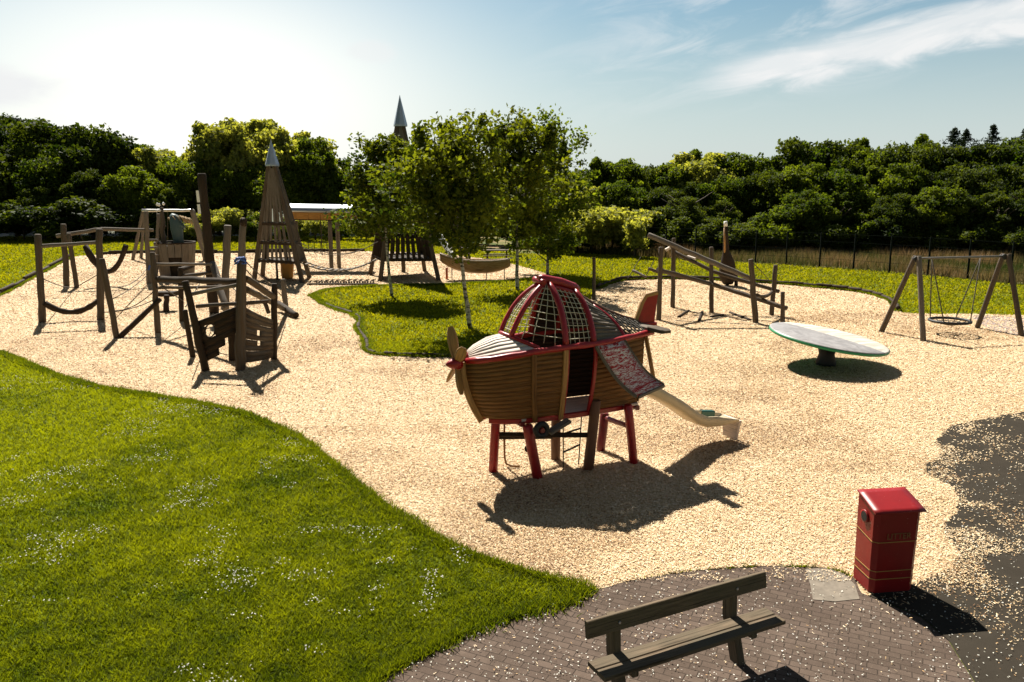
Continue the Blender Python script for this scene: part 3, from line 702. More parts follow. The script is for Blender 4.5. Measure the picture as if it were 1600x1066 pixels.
# scratched red wing board
q = [L3(1.07, .66, 2.16), L3(1.60, .64, 2.20), R(1036, 602, 12.73), R(996, 620, 12.42)]
def wing(u, v, off=0):
    p = q[0].lerp(q[3], u).lerp(q[1].lerp(q[2], u), v); return p+Vector((0, 0, -.11*math.sin(math.pi*u)))+Vector((0, 0, off))
rnd.seed(12); b = MB(); b.surf(lambda u, v: wing(u, v), 10, 4, .03); wg = b.build('wing_board', M['sign'], pl)
b = MB()
for v in (-.03, 1.03): b.beam(0, 0, .05, .05, pts=[wing(u, v) for u in np.linspace(0, 1, 11)])
b.beam(wing(1.02, 0), wing(1.02, 1), .05, .05); b.build('wing_edge', M['greywood'], wg)
# slide
sp_ = [Vector((2.22, 13.47, 1.22)), Vector((2.45, 13.6, 1.10)), Vector((2.9, 13.85, .80)), Vector((3.25, 14.03, .52)), Vector((3.45, 14.14, .42)), Vector((3.75, 14.30, .385)), Vector((4.12, 14.50, .40))]
b = MB(); W2 = .24; latv = Vector((-.48, .877, 0))
csec = [(-W2, .17), (-W2+.01, .0), (-W2+.05, -.03), (0, -.04), (W2-.05, -.03), (W2-.01, .0), (W2, .17)]
def slidef(u, v):
    f = u*(len(sp_)-1); i = min(int(f), len(sp_)-2); p = sp_[i].lerp(sp_[i+1], f-i); g = v*6; j = min(int(g), 5); a = csec[j][0]+(csec[j+1][0]-csec[j][0])*(g-j); h = csec[j][1]+(csec[j+1][1]-csec[j][1])*(g-j)
    return p+latv*a+Vector((0, 0, h*(1 if u < .8 else max(.1, 1-(u-.8)*4))))
b.surf(slidef, 18, 12, .02); slo = b.build('slide', M['slide'], pl)
b = MB(); e = sp_[-1]; b.prism([e+latv*-.23+PU*.02, e+latv*.23+PU*.02, e+latv*.16+Vector((0, 0, -.42)), e+latv*-.16+Vector((0, 0, -.42))], PU*.05); b.build('slide_foot', M['deck'], slo)
b = MB(); b.beam(R(1094, 646, 14.5), R(1114, 646, 14.6), .12, .12); b.build('end_block', M['greenbox'], slo)

# ------------------------------------------------------------ litter bin
bo = Vector((4.46, 8.82, 0)); bn = thing('litter_bin', 'glossy red litter bin with sloping lid and gold lines on the path edge', 'litter bin', bo)
c00, c10 = Vector((4.17, 8.56, 0)), Vector((4.74, 8.64, 0)); dep = Vector((-.03, .42, 0)); ux = (c10-c00).normalized(); uy = dep.normalized(); Wd = (c10-c00).length; Dp = dep.length
def bp(x, y, z): return c00+ux*x*Wd+uy*y*Dp+Vector((0, 0, z))
ch = .10
outl = [(0, ch*1.2), (ch, 0), (1-ch, 0), (1, ch*1.2), (1, 1), (0, 1)]
b = MB(); tp = lambda y: 1.03+.10*y
vs = [tuple(bp(x*.95+.025, y*.95+.025, .03)) for x, y in outl]+[tuple(bp(x, y, tp(y))) for x, y in outl]
fs = [(i, (i+1) % 6, 6+(i+1) % 6, 6+i) for i in range(6)]+[tuple(range(5, -1, -1)), tuple(range(6, 12))]
b._add(vs, fs, [[(0, 0)]*len(f) for f in fs], False); body = b.build('body', M['binred'], bn)
b = MB(); LN = [bp(-.05, -.06, 1.028), bp(1.05, -.06, 1.028), bp(1.03, 1.04, 1.14), bp(-.03, 1.04, 1.14)]
b.surf(lambda u, v: LN[0].lerp(LN[1], u).lerp(LN[3].lerp(LN[2], u), v)+Vector((0, 0, .004*math.sin(math.pi*v))), 6, 6, .016, flip=False); b.build('lid', M['binred'], bn)
b = MB(); b.prism([bp(x*.93+.035, y*.93+.035, 0) for x, y in outl], (0, 0, .03)); b.build('plinth', M['black'], bn)
b = MB(); b.lathe(bp(-.012, .55, .90), [(.075, 0), (.078, .012), (.06, .014)], 20, -ux); b.build('opening_ring', M['binred'], bn)
b = MB(); b.lathe(bp(-.012, .55, .90), [(.06, 0), (.058, .016)], 20, -ux); b.build('opening', M['black'], bn)
for z in (.30, .20, .66):
    b = MB()
    pts = []
    for x, y in ((0, 1), (0, ch*1.2), (ch, 0), (1-ch, 0), (1, ch*1.2)):
        k = (z-.03)/1.0; X = (x*.95+.025)*(1-k)+x*k; Y = (y*.95+.025)*(1-k)+y*k; pts.append(bp(X-.008*(x < .5), Y-.010, z+(.04 if (z > .6 and y == 1) else 0)))
    b.beam(0, 0, .004, .009, pts=pts, up=(0, 0, 1)); b.build('gold_line', M['gold'], body)
tx = bpy.data.curves.new('lettering', 'FONT'); tx.body = 'LITTER'; tx.size = .10; tx.extrude = .002; tx.materials.append(M['gold'])
to = bpy.data.objects.new('tmp', tx); COL.objects.link(to); dg = bpy.context.evaluated_depsgraph_get(); tm = bpy.data.meshes.new_from_object(to.evaluated_get(dg)); bpy.data.objects.remove(to)
lo = bpy.data.objects.new('lettering', tm); COL.objects.link(lo); lo.parent = body; tm.materials.clear(); tm.materials.append(plain('faded_gold', (.20, .09, .03), .6)); lo.location = bp(.26, -.014, .70)-bo; lo.rotation_euler = (math.pi/2, 0, math.atan2(ux.y, ux.x))

# ------------------------------------------------------------ bench
sA, sB, sC, sD = G(918, 1033, .45), G(1194.6, 948.6, .45), G(1225, 969.7, .45), G(946, 1063, .45)
bc = (sA+sC)/2; bc.z = 0; be = thing('park_bench', 'weathered green-grey wooden park bench with single back board in foreground', 'bench', bc)
bl = (sB-sA).normalized(); bw = Vector((bl.y, -bl.x, 0)); Lb = 2.13
s0 = sA
def bpt(a, w_, z): return Vector((s0.x, s0.y, 0))+bl*a+bw*w_+Vector((0, 0, z))
for i, w_ in enumerate((.075, .225)):
    b = MB(); b.beam(bpt(0, w_, .43), bpt(Lb, w_, .43), .140, .045, ch=.006); b.build('seat_plank', M['bench'], be)
b = MB(); up = (bw*-.15+Vector((0, 0, 1))).normalized()
b.beam(bpt(-.02, .0, .765), bpt(Lb-.02, .0, .765), .045, .165, up=up, ch=.006); b.build('backrest', M['bench'], be)
for a in (.32, 1.72):
    b = MB(); b.beam(0, 0, .14, .09, up=bl, pts=[bpt(a, .10, -.02), bpt(a, -.02, .36), bpt(a, -.055, .42), bpt(a, -.075, .79)]); b.build('leg', M['bench'], be)
    b = MB(); b.beam(bpt(a, -.06, .385), bpt(a, .30, .395), .07, .05); b.build('seat_bracket', M['bench'], be)
    b = MB(); b.lathe(bpt(a, .027, .765), [(.016, 0), (.012, .012)], 8, bw); b.build('bolt', M['steel'], be)

# ------------------------------------------------------------ tilted disc roundabout
dc = Vector((8.40, 20.80, 0)); di = thing('spinning_disc', 'large tilted grey and cream spinning disc with green rim on the chips', 'spinning disc', dc)
nrm = Vector((math.sin(math.radians(8.5)), -math.sin(math.radians(3)), 1)).normalized()
b = MB(); ct = dc+Vector((0, 0, .70)); RD = 1.53
prof = [(RD-.03, -.05), (RD, -.02), (RD, .045), (RD-.03, .065), (RD-.2, .078), (RD*.6, .095), (RD*.3, .10), (.02, .10)]
b = MB(); b.lathe((0, 0, 0), [(.02, .02)]+[(r, z) for r, z in ((RD-.06, .04), (RD-.015, .045), (RD-.012, .06), (RD-.05, .075), (RD*.7, .10), (RD*.3, .11), (.02, .11))], 72)
Rm = nrm.to_track_quat('Z', 'Y')
do = b.build('disc_top', M['disc']); do.parent = di; do.location = ct-dc; do.rotation_euler = Rm.to_euler(); do.rotation_euler.rotate_axis('Z', -.55)
b = MB(); b.lathe((0, 0, 0), [(.1, -.06), (RD-.25, -.06), (RD-.02, -.02), (RD, .0), (RD, .05), (RD-.02, .055), (.1, .03)], 72); d2 = b.build('rim', M['discgreen']); d2.parent = di; d2.location = ct-dc; d2.rotation_euler = Rm.to_euler()
b = MB(); b.lathe(dc, [(.26, -.02), (.26, .10), (.20, .30), (.24, .50), (.42, .66)], 24); b.build('pedestal', M['black'], di)

# ------------------------------------------------------------ basket swing
so_ = Vector((14.2, 25.4, 0)); bs = thing('basket_swing', 'basket swing hanging from timber A-frames and steel bar, far right', 'swing', so_)
T1, T2 = Vector((12.62, 24.95, 2.50)), Vector((15.85, 25.75, 2.50))
for (f_, T_) in ((G(1376, 519), T1), (G(1443, 534), T1+Vector((.05, -.1, 0))), (G(1526, 513), T2), (G(1597, 526), T2+Vector((.1, -.1, 0)))):
    b = MB(); b.log(f_-Vector((0, 0, .05)), T_+Vector((0, 0, .06)), .085, .075, wob=.08, seg=12); b.build('leg', M['log' if T_.x > 14 or f_.y > 25 else 'greywood'], bs)
b = MB(); b.tube([T1+Vector((-.05, 0, -.02)), T2+Vector((.05, 0, -.02))], .035, 10); b.build('top_bar', M['dullsteel'], bs)
for T_ in (T1, T2): b = MB(); b.lathe(T_+Vector((0, -.12, -.03)), [(.09, 0), (.09, .2)], 10, (0, 1, 0)); b.build('bracket', M['black'], bs)
sc_ = Vector((14.1, 25.3, .45)); b = MB(); rr_ = .60
b.tube([sc_+Vector((math.cos(a)*rr_, math.sin(a)*rr_, 0)) for a in [2*math.pi*k/28 for k in range(28)]], .045, 8, closed=True); bk = b.build('basket_rim', M['black'], bs)
b = MB()
for k in range(8):
    a = math.pi*k/8; d = Vector((math.cos(a), math.sin(a), 0))*rr_
    b.tube([sc_-d+d*2*j/8-Vector((0, 0, .13*math.sin(math.pi*j/8))) for j in range(9)], .013, 5)
for r_ in (.2, .4):
    b.tube([sc_+Vector((math.cos(a)*r_, math.sin(a)*r_, -.13*math.cos(r_/rr_*math.pi/2))) for a in [2*math.pi*k/20 for k in range(20)]], .013, 5, closed=True)
b.build('basket_net', M['rope'], bk)
for (tx_, pts) in ((13.25, ((-.42, -.42), (-.42, .42))), (15.05, ((.42, -.42), (.42, .42)))):
    b = MB(); tp_ = Vector((tx_, 25.0+(tx_-12.6)*.25, 2.45))
    for (dx, dy) in pts: b.rope(tp_, sc_+Vector((dx, dy, .03)), .018, n=4)
    b.build('hanging_chain', M['rope'], bs)

# ------------------------------------------------------------ timber frames, built post by post
def frame(name, label, cat, parts, group=None):
    """parts: (part name, material, list of (footpx, toppx, r)) for posts or (pxA, YA, pxB, YB, r) for rails"""
    first = None
    for p in parts:
        if p[0] == 'post': first = G(*p[2]); break
    root = thing(name, label, cat, first, group)
    root_Y = {}
    for p in parts:
        b = MB()
        if p[0] == 'post':
            f_ = G(*p[2]); t_ = R(p[3][0], p[3][1], f_.y+(p[5] if len(p) > 5 else 0)); b.log(f_-Vector((0, 0, .06)), t_, p[4]*.92, p[4]*.82, wob=.26); b.build('post', M[p[1]], root)
        elif p[0] in ('rail', 'rope', 'board', 'log'):
            a, c = R(p[2][0], p[2][1], p[3]), R(p[4][0], p[4][1], p[5]); r_ = p[6]; sg = p[7] if len(p) > 7 else 0
            if p[0] == 'rope': b.rope(a, c, r_, sg, 14)
            elif p[0] == 'board': b.beam(a, c, r_, r_*.35)
            elif sg:
                n = 12; pts = [a.lerp(c, i/n)-Vector((0, 0, sg*4*(i/n)*(1-i/n))) for i in range(n+1)]; b.tube(pts, [r_*rnd.uniform(.8, 1.15) for _ in pts], 9)
            else: b.log(a, c, r_, r_*.92, wob=.22)
            b.build(p[0] if p[0] != 'rope' else 'rope', M[p[1]], root)
    return root
Ya, Yb, Yc, Yd, Ye, Yf = 27.6, 28.14, 24.6, 37.77, 37.29, 25.49
frame('balance_frame', 'timber post and rail climbing frame with sagging log, far left of chips', 'climbing frame', [
 ('post', 'log', (66, 504), (59, 366), .135), ('post', 'log', (157, 500), (155.5, 357.6), .14),
 ('rail', 'greywood', (63, 385), Ya, (152, 379), Yb, .07), ('rail', 'logdark', (70, 474), Ya, (153, 470), Yb, .10, .36),
 ('post', 'log', (183, 529), (159, 404), .105), ('log', 'logdark', (187, 527), Yc, (251, 467), Yf, .085), ('board', 'logdark', (172, 530), Yc, (243, 529), Yc, .16),  # the dark flat board here stands for a shadow on the ground
 ('rope', 'rope', (68, 436), Ya, (118, 449), Ye, .018, .1), ('rope', 'rope', (171, 448), Yb, (229, 420), 39, .018, .3), ('rope', 'rope', (174, 468), Yb, (232, 428), 39, .018, .1),
 ('rope', 'rope', (178, 486), Yc, (240, 455), Yf, .016, .15), ('rope', 'rope', (160, 488), Yb, (238, 470), Yf, .016, .1)])
frame('log_gateway', 'twin leaning posts with long overhead log behind the left frame', 'climbing frame', [
 ('post', 'log', (104, 448), (99, 350), .15), ('post', 'log', (120, 450), (107, 365), .12), ('rail', 'greywood', (88, 369), Yd, (160, 358), 38, .10), ('rail', 'greywood', (157, 358), 38, (240, 360), 39.3, .09),
 ('rope', 'rope', (124, 365), 38, (134, 384), 38, .015), ('log', 'logdark', (133, 384), 38, (197, 383), 38, .14, 1.25), ('rope', 'rope', (120, 448), Ye, (157, 427), 38, .02)])
gY = 39.05
frame('ladder_frame', 'ladder-sided timber frame with log rungs near the tub', 'climbing frame', [
 ('post', 'greywood', (233, 443), (228, 330), .13), ('post', 'greywood', (244, 438), (247, 334), .10),
 ('rail', 'greywood', (229, 375), 39.2, (248, 375), 39.6, .05), ('rail', 'greywood', (230, 387), 39.2, (248, 387), 39.6, .05), ('rail', 'greywood', (231, 399), 39.2, (248, 399), 39.6, .05), ('rope', 'blue', (232, 422), 38.9, (234, 415), 38.9, .05)])
frame('swing_frame', 'old timber swing frame with pale top bar before the left wood', 'swing frame', [
 ('post', 'greywood', (207, 407), (224, 327), .12), ('post', 'greywood', (220, 404), (226, 328), .11), ('post', 'greywood', (321, 408), (299, 327), .14), ('post', 'greywood', (327, 405), (302, 328), .11),
 ('rail', 'steel', (222, 329), 51.3, (303, 329), 51.1, .09), ('rope', 'rope', (262, 330), 51.2, (262, 392), 51.2, .02), ('rope', 'rope', (272, 330), 51.2, (272, 392), 51.2, .02)])
# ship shaped play frame
Y1, Y2, Y3, Y4, Y0, Yq = 20.1, 20.24, 21.49, 21.33, 21.74, 27.73
sh_ = frame('play_ship', 'ship-shaped climbing frame of weathered planks with round porthole', 'play ship', [
 ('post', 'logdark', (322, 580), (289, 439), .11), ('post', 'logdark', (302, 559), (289, 484), .085), ('post', 'log', (375, 579), (378, 407), .15), ('post', 'logdark', (428, 562), (429, 443), .10), ('post', 'logdark', (364, 564), (361, 512), .12),
 ('post', 'logdark', (284, 503), (282, 418), .10), ('post', 'log', (247, 521), (238, 394), .105),
 ('rail', 'greywood', (298, 460), 20.3, (373, 445), Y2, .055), ('rail', 'log', (384, 435), Y2, (428, 464), Y3, .09), ('rail', 'log', (306, 479), 21, (420, 471), Y3, .055), ('rail', 'log', (385, 452), 21.0, (452, 487), 30.5, .09),
 ('rail', 'greywood', (244, 413), Yf, (330, 413), 28.5, .055), ('rail', 'logdark', (248, 436), Yf, (372, 440), 22.0, .10), ('rail', 'log', (246, 450), Yf, (366, 448), 23.0, .05), ('rail', 'logdark', (281, 423), Yq, (300, 415), 29, .09), ('rail', 'log', (284, 432), Yq, (338, 425), 29, .07),
 ('log', 'greywood', (332, 411), 29, (353, 484), 27.5, .13), ('rail', 'log', (413, 472), Y3, (420, 490), Y3, .06), ('rope', 'rope', (252, 448), Yf, (286, 470), Yq, .02), ('rope', 'rope', (385, 410), Y2, (440, 462), 28, .015), ('rope', 'rope', (383, 420), Y2, (430, 470), 28, .015),
 ('rope', 'rope', (290, 480), 20.3, (320, 430), 27, .015), ('rope', 'rope', (335, 425), 29, (375, 460), 22, .015)])
# boarded sides of the ship
def planks(root, A, B, C, D, n, m, cut=None, name='plank_side', th=.05, jag=.0):
    """A,B top edge ; D,C bottom edge; horizontal planks"""
    b = MB()
    for i in range(n):
        a, c = i/n, (i+.93)/n; f0, f1 = (cut(i/n) if cut else (0, 1))
        if f1-f0 < .02: continue
        for (g0, g1) in (f0 if isinstance(f0, list) else [(f0, f1)]):
            p = lambda u, v: A.lerp(D, v).lerp(B.lerp(C, v), u)
            j0, j1 = rnd.uniform(-jag, jag), rnd.uniform(-jag, jag)
            b.surf(lambda u, v: p(g0+j0+(g1-g0+j1)*u, a+(c-a)*v)+Vector((0, -.012*v, 0)), 3, 1, th)
    return b.build(name, M[m], root)
A_, B_, C_, D_ = R(309, 502, 20.15), R(372, 478, 20.35), R(372, 540, 20.35), R(322, 565, 20.2)
b = MB(); nS = 6
for i in range(nS):
    a, c = i/nS, (i+1.0)/nS
    p = lambda u, v: A_.lerp(D_, v).lerp(B_.lerp(C_, v), u)
    ue = 1.0 if i < 4 else (.62, .42)[i-4]
    if i in (1, 2):
        segs = [(0, .13), (.38, ue)]
        for g0, g1 in segs: b.surf(lambda u, v: p(g0+(g1-g0)*u, a+(c-a)*v), 3, 1, .06)
    else: b.surf(lambda u, v: p(ue*u, a+(c-a)*v), 4, 1, .06)
pc = p(.255, 2/nS); rad = .155
import math as _m
eu = (p(.4, .33)-p(.1, .33)).normalized(); ev = Vector((0, 0, 1))
ring = []
no = 24
oc = [(math.cos(2*math.pi*k/no), math.sin(2*math.pi*k/no)) for k in range(no)]
def sq(cx, cy):
    m_ = max(abs(cx), abs(cy)); return cx/m_, cy/m_
hx, hz = (p(.38, .33)-p(.13, .33)).length/2+.02, (p(.2, 1/nS)-p(.2, 3/nS)).length/2+.01
pc = p(.255, 1.97/nS)
vs, fs = [], []
nn = eu.cross(ev)
for off in (-.032, .032):
    for (cx, cy) in oc:
        vs.append(tuple(pc+eu*cx*rad*.75+ev*cy*rad+nn*off))
    for (cx, cy) in oc:
        sx_, sy_ = sq(cx, cy); q_ = pc+eu*sx_*hx+ev*sy_*hz+Vector((0, 0, sx_*hx*(B_-A_).z/(B_-A_).length*.8)); vs.append(tuple(q_+nn*off))
for k in range(no):
    q2 = (k+1) % no
    fs += [(k, q2, no+q2, no+k), (2*no+k, 3*no+k, 3*no+q2, 2*no+q2), (k, 2*no+k, 2*no+q2, q2)]
b._add(vs, fs, [[(vs[i][0]+vs[i][1], vs[i][2]) for i in f] for f in fs], False)
b.build('plank_side', M['logdark'], sh_)
A2, B2, C2, D2 = R(383, 481, 20.25), R(426, 500, 21.4), R(427, 558, 21.45), R(381, 567, 20.3)
b = MB(); n_ = 9
holes = {3: (.40, .54), 5: (.42, .56)}
for i in range(n_):
    a, c = i/n_, (i+.99)/n_
    p = lambda u, v: A2.lerp(D2, v).lerp(B2.lerp(C2, v), u)
    for g0, g1 in ([(0, 1)] if i not in holes else [(0, holes[i][0]), (holes[i][1], 1)]):
        e0 = rnd.uniform(-.01, .01); b.surf(lambda u, v: p(g0+(g1-g0)*u, a+(c-a)*v)+Vector((0, -.01*v, -.03*math.sin(math.pi*(g0+(g1-g0)*u))+e0)), 4, 1, .05)
b.build('plank_side', M['log'], sh_)
b = MB()
for k in range(7):
    a = k*1.3; b.tube([R(377.5, 407, 20.1)+Vector((math.cos(a+j)*.13, -.08+math.sin(a+j*1.3)*.10, math.sin(a*2+j)*.08)) for j in range(4)], .022, 6)
b.build('rope_knot', M['blue'], sh_)
mast = frame('mast_pole', 'tall dark leaning mast pole with white tape behind the play ship', 'pole', [('post', 'logdark', (335, 490), (315, 271), .20, 0)])
b = MB(); pA, pB = G(335, 490), R(315, 271, 29.6)
for k, l_ in ((.80, .42), (.72, .34)): q0 = pA.lerp(pB, k); b = MB(); b.beam(q0+Vector((-.12, -.22, 0)), q0+Vector((-.14, -.22, l_)), .10, .03, up=(0, 1, 0)); b.build('white_tape', M['white'], mast)
frame('leaning_post', 'weathered post standing left of the tall timber, beside the play ship', 'post', [('post', 'greywood', (351, 484), (356, 352), .17)])
frame('carved_post', 'weathered post with capped top directly behind the ship bow', 'post', [('post', 'greywood', (372, 480), (381, 346), .17), ('rail', 'logdark', (377, 347), 31, (385, 347), 31, .18)])
frame('short_post', 'short leaning post right of the play ship with rail foot', 'post', [('post', 'greywood', (447, 484), (442, 436), .12), ('log', 'logdark', (434, 474), 30, (463, 493), 28.3, .12)])
frame('log_stool', 'low stub post under rails left of the play ship', 'post', [('post', 'logdark', (260, 488), (260, 461), .12), ('board', 'logdark', (247, 459), 30.4, (275, 459), 30.4, .5)])
# wooden tub with carved creature
tb = Vector((-17.35, 41.2, 0)); tu = thing('wooden_tub', 'big round staved wooden tub with dark arched doorway, left of the mast', 'tub', tb)
b = MB(); n_ = 18
for k in range(n_):
    a = 2*math.pi*k/n_; r0, r1 = .78, .98; d = Vector((math.cos(a), math.sin(a), 0)); tg = Vector((-math.sin(a), math.cos(a), 0))
    h0 = .0 if not (-1.55 < (a-2*math.pi if a > math.pi else a) < -.7) else 1.15
    b.beam(tb+d*(r0+(r1-r0)*h0/1.8)+Vector((0, 0, h0)), tb+d*r1+Vector((0, 0, 1.85+rnd.uniform(-.04, .04))), .05, .31, up=tg)
b.build('staves', M['greywood'], tu)
b = MB(); b.lathe(tb, [(.72, 0), (.90, 1.7)], 18); b.build('lining', M['logdark'], tu)
b = MB(); b.tube([tb+Vector((math.cos(a)*.97, math.sin(a)*.97, 1.85)) for a in [2*math.pi*k/24 for k in range(24)]], .06, 6, closed=True); b.build('top_hoop', M['logdark'], tu)
cg = tb+Vector((.2, -.15, 1.72)); cr = thing('carved_creature', 'blue-green carved creature with straw mane standing in the wooden tub', 'carving', cg)
b = MB(); b.tube([cg+Vector(p) for p in ((.05, 0, 0), (.05, 0, .35), (.02, 0, .8), (.0, 0, 1.15), (-.1, 0, 1.45), (-.22, 0, 1.55))], [.27, .25, .30, .30, .22, .10], 12)
b.tube([cg+Vector(p) for p in ((.0, 0, 1.15), (.3, -.05, 1.0), (.45, -.05, .9))], [.22, .14, .08], 8); b.build('body', M['dragon'], cr)
b = MB()
for k in range(60):
    a = rnd.uniform(-.4, .7); p0 = cg+Vector((a, rnd.uniform(-.2, .2), 1.52-.25*abs(a-.1))); b.tube([p0, p0+Vector((.12, rnd.uniform(-.05, .05), -.12)), p0+Vector((.2, rnd.uniform(-.08, .08), -.34))], [.03, .025, .008], 4)
b.build('mane', M['thatch'], cr)
cp = tb+Vector((-.55, -.1, 1.75)); c2 = thing('carved_pole', 'slim carved pole with white knotted top standing in the tub', 'carving', cp)
b = MB(); b.log(cp, cp+Vector((.05, 0, 1.9)), .13, .10, wob=.5); b.log(cp+Vector((-.15, 0, .9)), cp+Vector((.2, 0, .95)), .06, wob=.4); b.build('pole', M['log'], c2)
b = MB()
for k in range(10): b.lathe(cp+Vector((rnd.uniform(-.22, .2), rnd.uniform(-.1, .1), 1.6+rnd.uniform(0, .55))), [(.02, -.07), (.08, 0), (.02, .09)], 8)
b.build('knot', M['white'], c2)

# ------------------------------------------------------------ pointed towers
def topof(f_, tip, coneb):
    d = Vector((f_[0]-tip.x, f_[1]-tip.y, 0)).normalized(); return Vector((tip.x, tip.y, coneb))+d*.20
def tower(label, feet, tip, coneb, slat_z, hgt_label=None, n=7):
    tip = Vector(tip); cen = Vector((sum(f[0] for f in feet)/len(feet), sum(f[1] for f in feet)/len(feet), 0)); root = thing('pointed_tower', label, 'play tower', cen)
    tops = []
    for f_ in feet:
        f_ = Vector(f_); tp_ = topof(f_, tip, coneb); b = MB(); b.beam(0, 0, .20, .20, up=(0, 1, 0), pts=[f_-Vector((0, 0, .05)), f_.lerp(tp_, .5), tp_], ch=.03, scale=[1.05, .95, .75]); b.build('corner_post', M['log'], root); tops.append(tp_)
    def at(i, z): return Vector(feet[i]).lerp(topof(feet[i], tip, coneb), z/coneb)
    b = MB(); cb = Vector((tip.x, tip.y, coneb)); r_ = .35
    b.lathe(cb, [(r_, -.08), (r_, 0), (.04, tip.z-coneb-.05), (.008, tip.z-coneb+.1)], 8, smooth=False); b.build('spire_cap', M['lead'], root)
    N = len(feet)
    for z in slat_z:
        for i in range(N):
            b = MB(); b.beam(at(i, z), at((i+1) % N, z), .10, .14); b.build('ring_beam', M['logdark'], root)
    return root, at
def slats(root, p0, p1, p2, p3, n, m='log', w_=.11, skip=()):
    b = MB()
    for i in range(n):
        if i in skip: continue
        k = (i+.5)/n; b.beam(p0.lerp(p1, k), p3.lerp(p2, k)+Vector((0, 0, rnd.uniform(-.08, .12))), w_, .03, up=(0, 1, 0))
    return b.build('slats', M[m], root)
LT = Vector((-11.85, 40.3, 6.85))
feetL = [(-13.23, 40.69-.9, 0), (-10.45, 39.0, 0), (-10.6, 41.6, 0), (-13.2, 42.0, 0)]
feetL[0] = tuple(G(397, 438)); feetL[1] = tuple(G(473, 443))
tl, atL = tower('grey slatted pointed tower with metal spire cap, beside the tunnel bridge', feetL, LT, 5.75, (1.0, 1.9, 2.85))
zt = 5.6
slats(tl, atL(0, .9), atL(1, .9), atL(1, 2.0), atL(0, 2.0), 9, 'greywood', .12)
slats(tl, atL(0, 2.0), atL(1, 2.0), atL(1, zt), atL(0, zt), 7, 'greywood', .12, skip=())
slats(tl, atL(1, .9), atL(2, .9), atL(2, zt), atL(1, zt), 5, 'greywood', .12); slats(tl, atL(3, .9), atL(0, .9), atL(0, zt), atL(3, zt), 4, 'greywood', .12, skip=(1, 3)); slats(tl, atL(3, .9), atL(2, .9), atL(2, zt), atL(3, zt), 6, 'greywood', .12, skip=(1, 4))
b = MB(); z = .95; b.prism([atL(i, z) for i in range(4)], (0, 0, .06)); b.build('floor', M['log'], tl)
b = MB(); b.log(G(447, 437)+Vector((0, .3, 0)), G(447, 437)+Vector((0, .3, .95)), .30, .34, wob=.1, seg=14); b.build('stump_step', M['orangewood'], tl)
b = MB(); b.log(G(433.5, 438), G(433.5, 438)+Vector((0, 0, .9)), .06); b.build('pole', M['log'], tl)
RT = Vector((-5.65, 41.7, 9.1))
feetR = [tuple(G(594, 440)), tuple(G(686, 439)), tuple(G(664, 424)), tuple(G(578, 430))]
tr, atR = tower('tall dark tower with grey spire rising behind the leafy trees', feetR, RT, 7.75, (1.05, 3.2), n=7)
for i in range(4):
    slats(tr, atR(i, 1.0), atR((i+1) % 4, 1.0), atR((i+1) % 4, 2.2), atR(i, 2.2), 9, 'logdark', .16); slats(tr, atR(i, 3.3), atR((i+1) % 4, 3.3), atR((i+1) % 4, 7.7), atR(i, 7.7), 7, 'greywood' if i == 0 else 'log', .20, skip=(3,) if i == 0 else ())
b = MB(); b.prism([atR(i, 1.0) for i in range(4)], (0, 0, .07)); b.build('floor', M['logdark'], tr)
b = MB(); b.log(G(630.5, 426), G(630.5, 426)+Vector((0, 0, 1.0)), .12); b.build('pole', M['log'], tr)
# pale rope chute at the right tower
ch_ = thing('rope_chute', 'white climbing net chute sloping down behind the canoe end', 'net', G(702, 425))
b = MB(); p0, p1 = R(676, 360, 40.3), R(706, 405, 40.3)
b.surf(lambda u, v: p0.lerp(p1, u)+Vector((.25*v*(1-.3*u), .9*v, -.05*math.sin(math.pi*u))), 8, 6, .04); b.build('chute_sheet', M['white'], ch_)
# tunnel bridge
tn = thing('tunnel_bridge', 'raised tunnel with metal roof and orange boards between the towers', 'tunnel', G(515, 410))
ta, tbb = R(449, 329, 46), R(562, 331, 46)
b = MB(); ax = (tbb-ta); 
def roof(u, v):
    a = math.pi*(v*1.0); return ta+ax*u+Vector((0, -math.cos(a)*.75, math.sin(a)*.42-.05))
b.surf(roof, 10, 12, .04); b.build('roof', M['lead'], tn)
b = MB()
for i in range(6): b.beam(ta+ax*(i/6)+Vector((0, -.72, -.28)), ta+ax*((i+.97)/6)+Vector((0, -.72, -.28)), .05, .42, up=(0, 0, 1))
b.build('side_boards', M['orangewood'], tn)
b = MB(); b.beam(ta+Vector((0, .7, -.28)), tbb+Vector((0, .7, -.28)), .05, .42); b.build('side_boards', M['orangewood'], tn)
b = MB(); b.beam(ta+Vector((0, 0, -.48)), tbb+Vector((0, 0, -.48)), 1.5, .06); b.build('floor', M['logdark'], tn)
for fx, yy in ((515, 45.4), (527, 46.6), (462, 46.6)):
    b = MB(); tpp = R(fx, 345, yy); b.log(Vector((tpp.x, yy, 0)), tpp, .12, wob=.1); b.build('post', M['greywood'], tn)
b = MB(); tpp = R(501, 345, 46); b.rope(tpp, Vector((tpp.x, 46, .8)), .03); b.build('rope', M['rope'], tn)
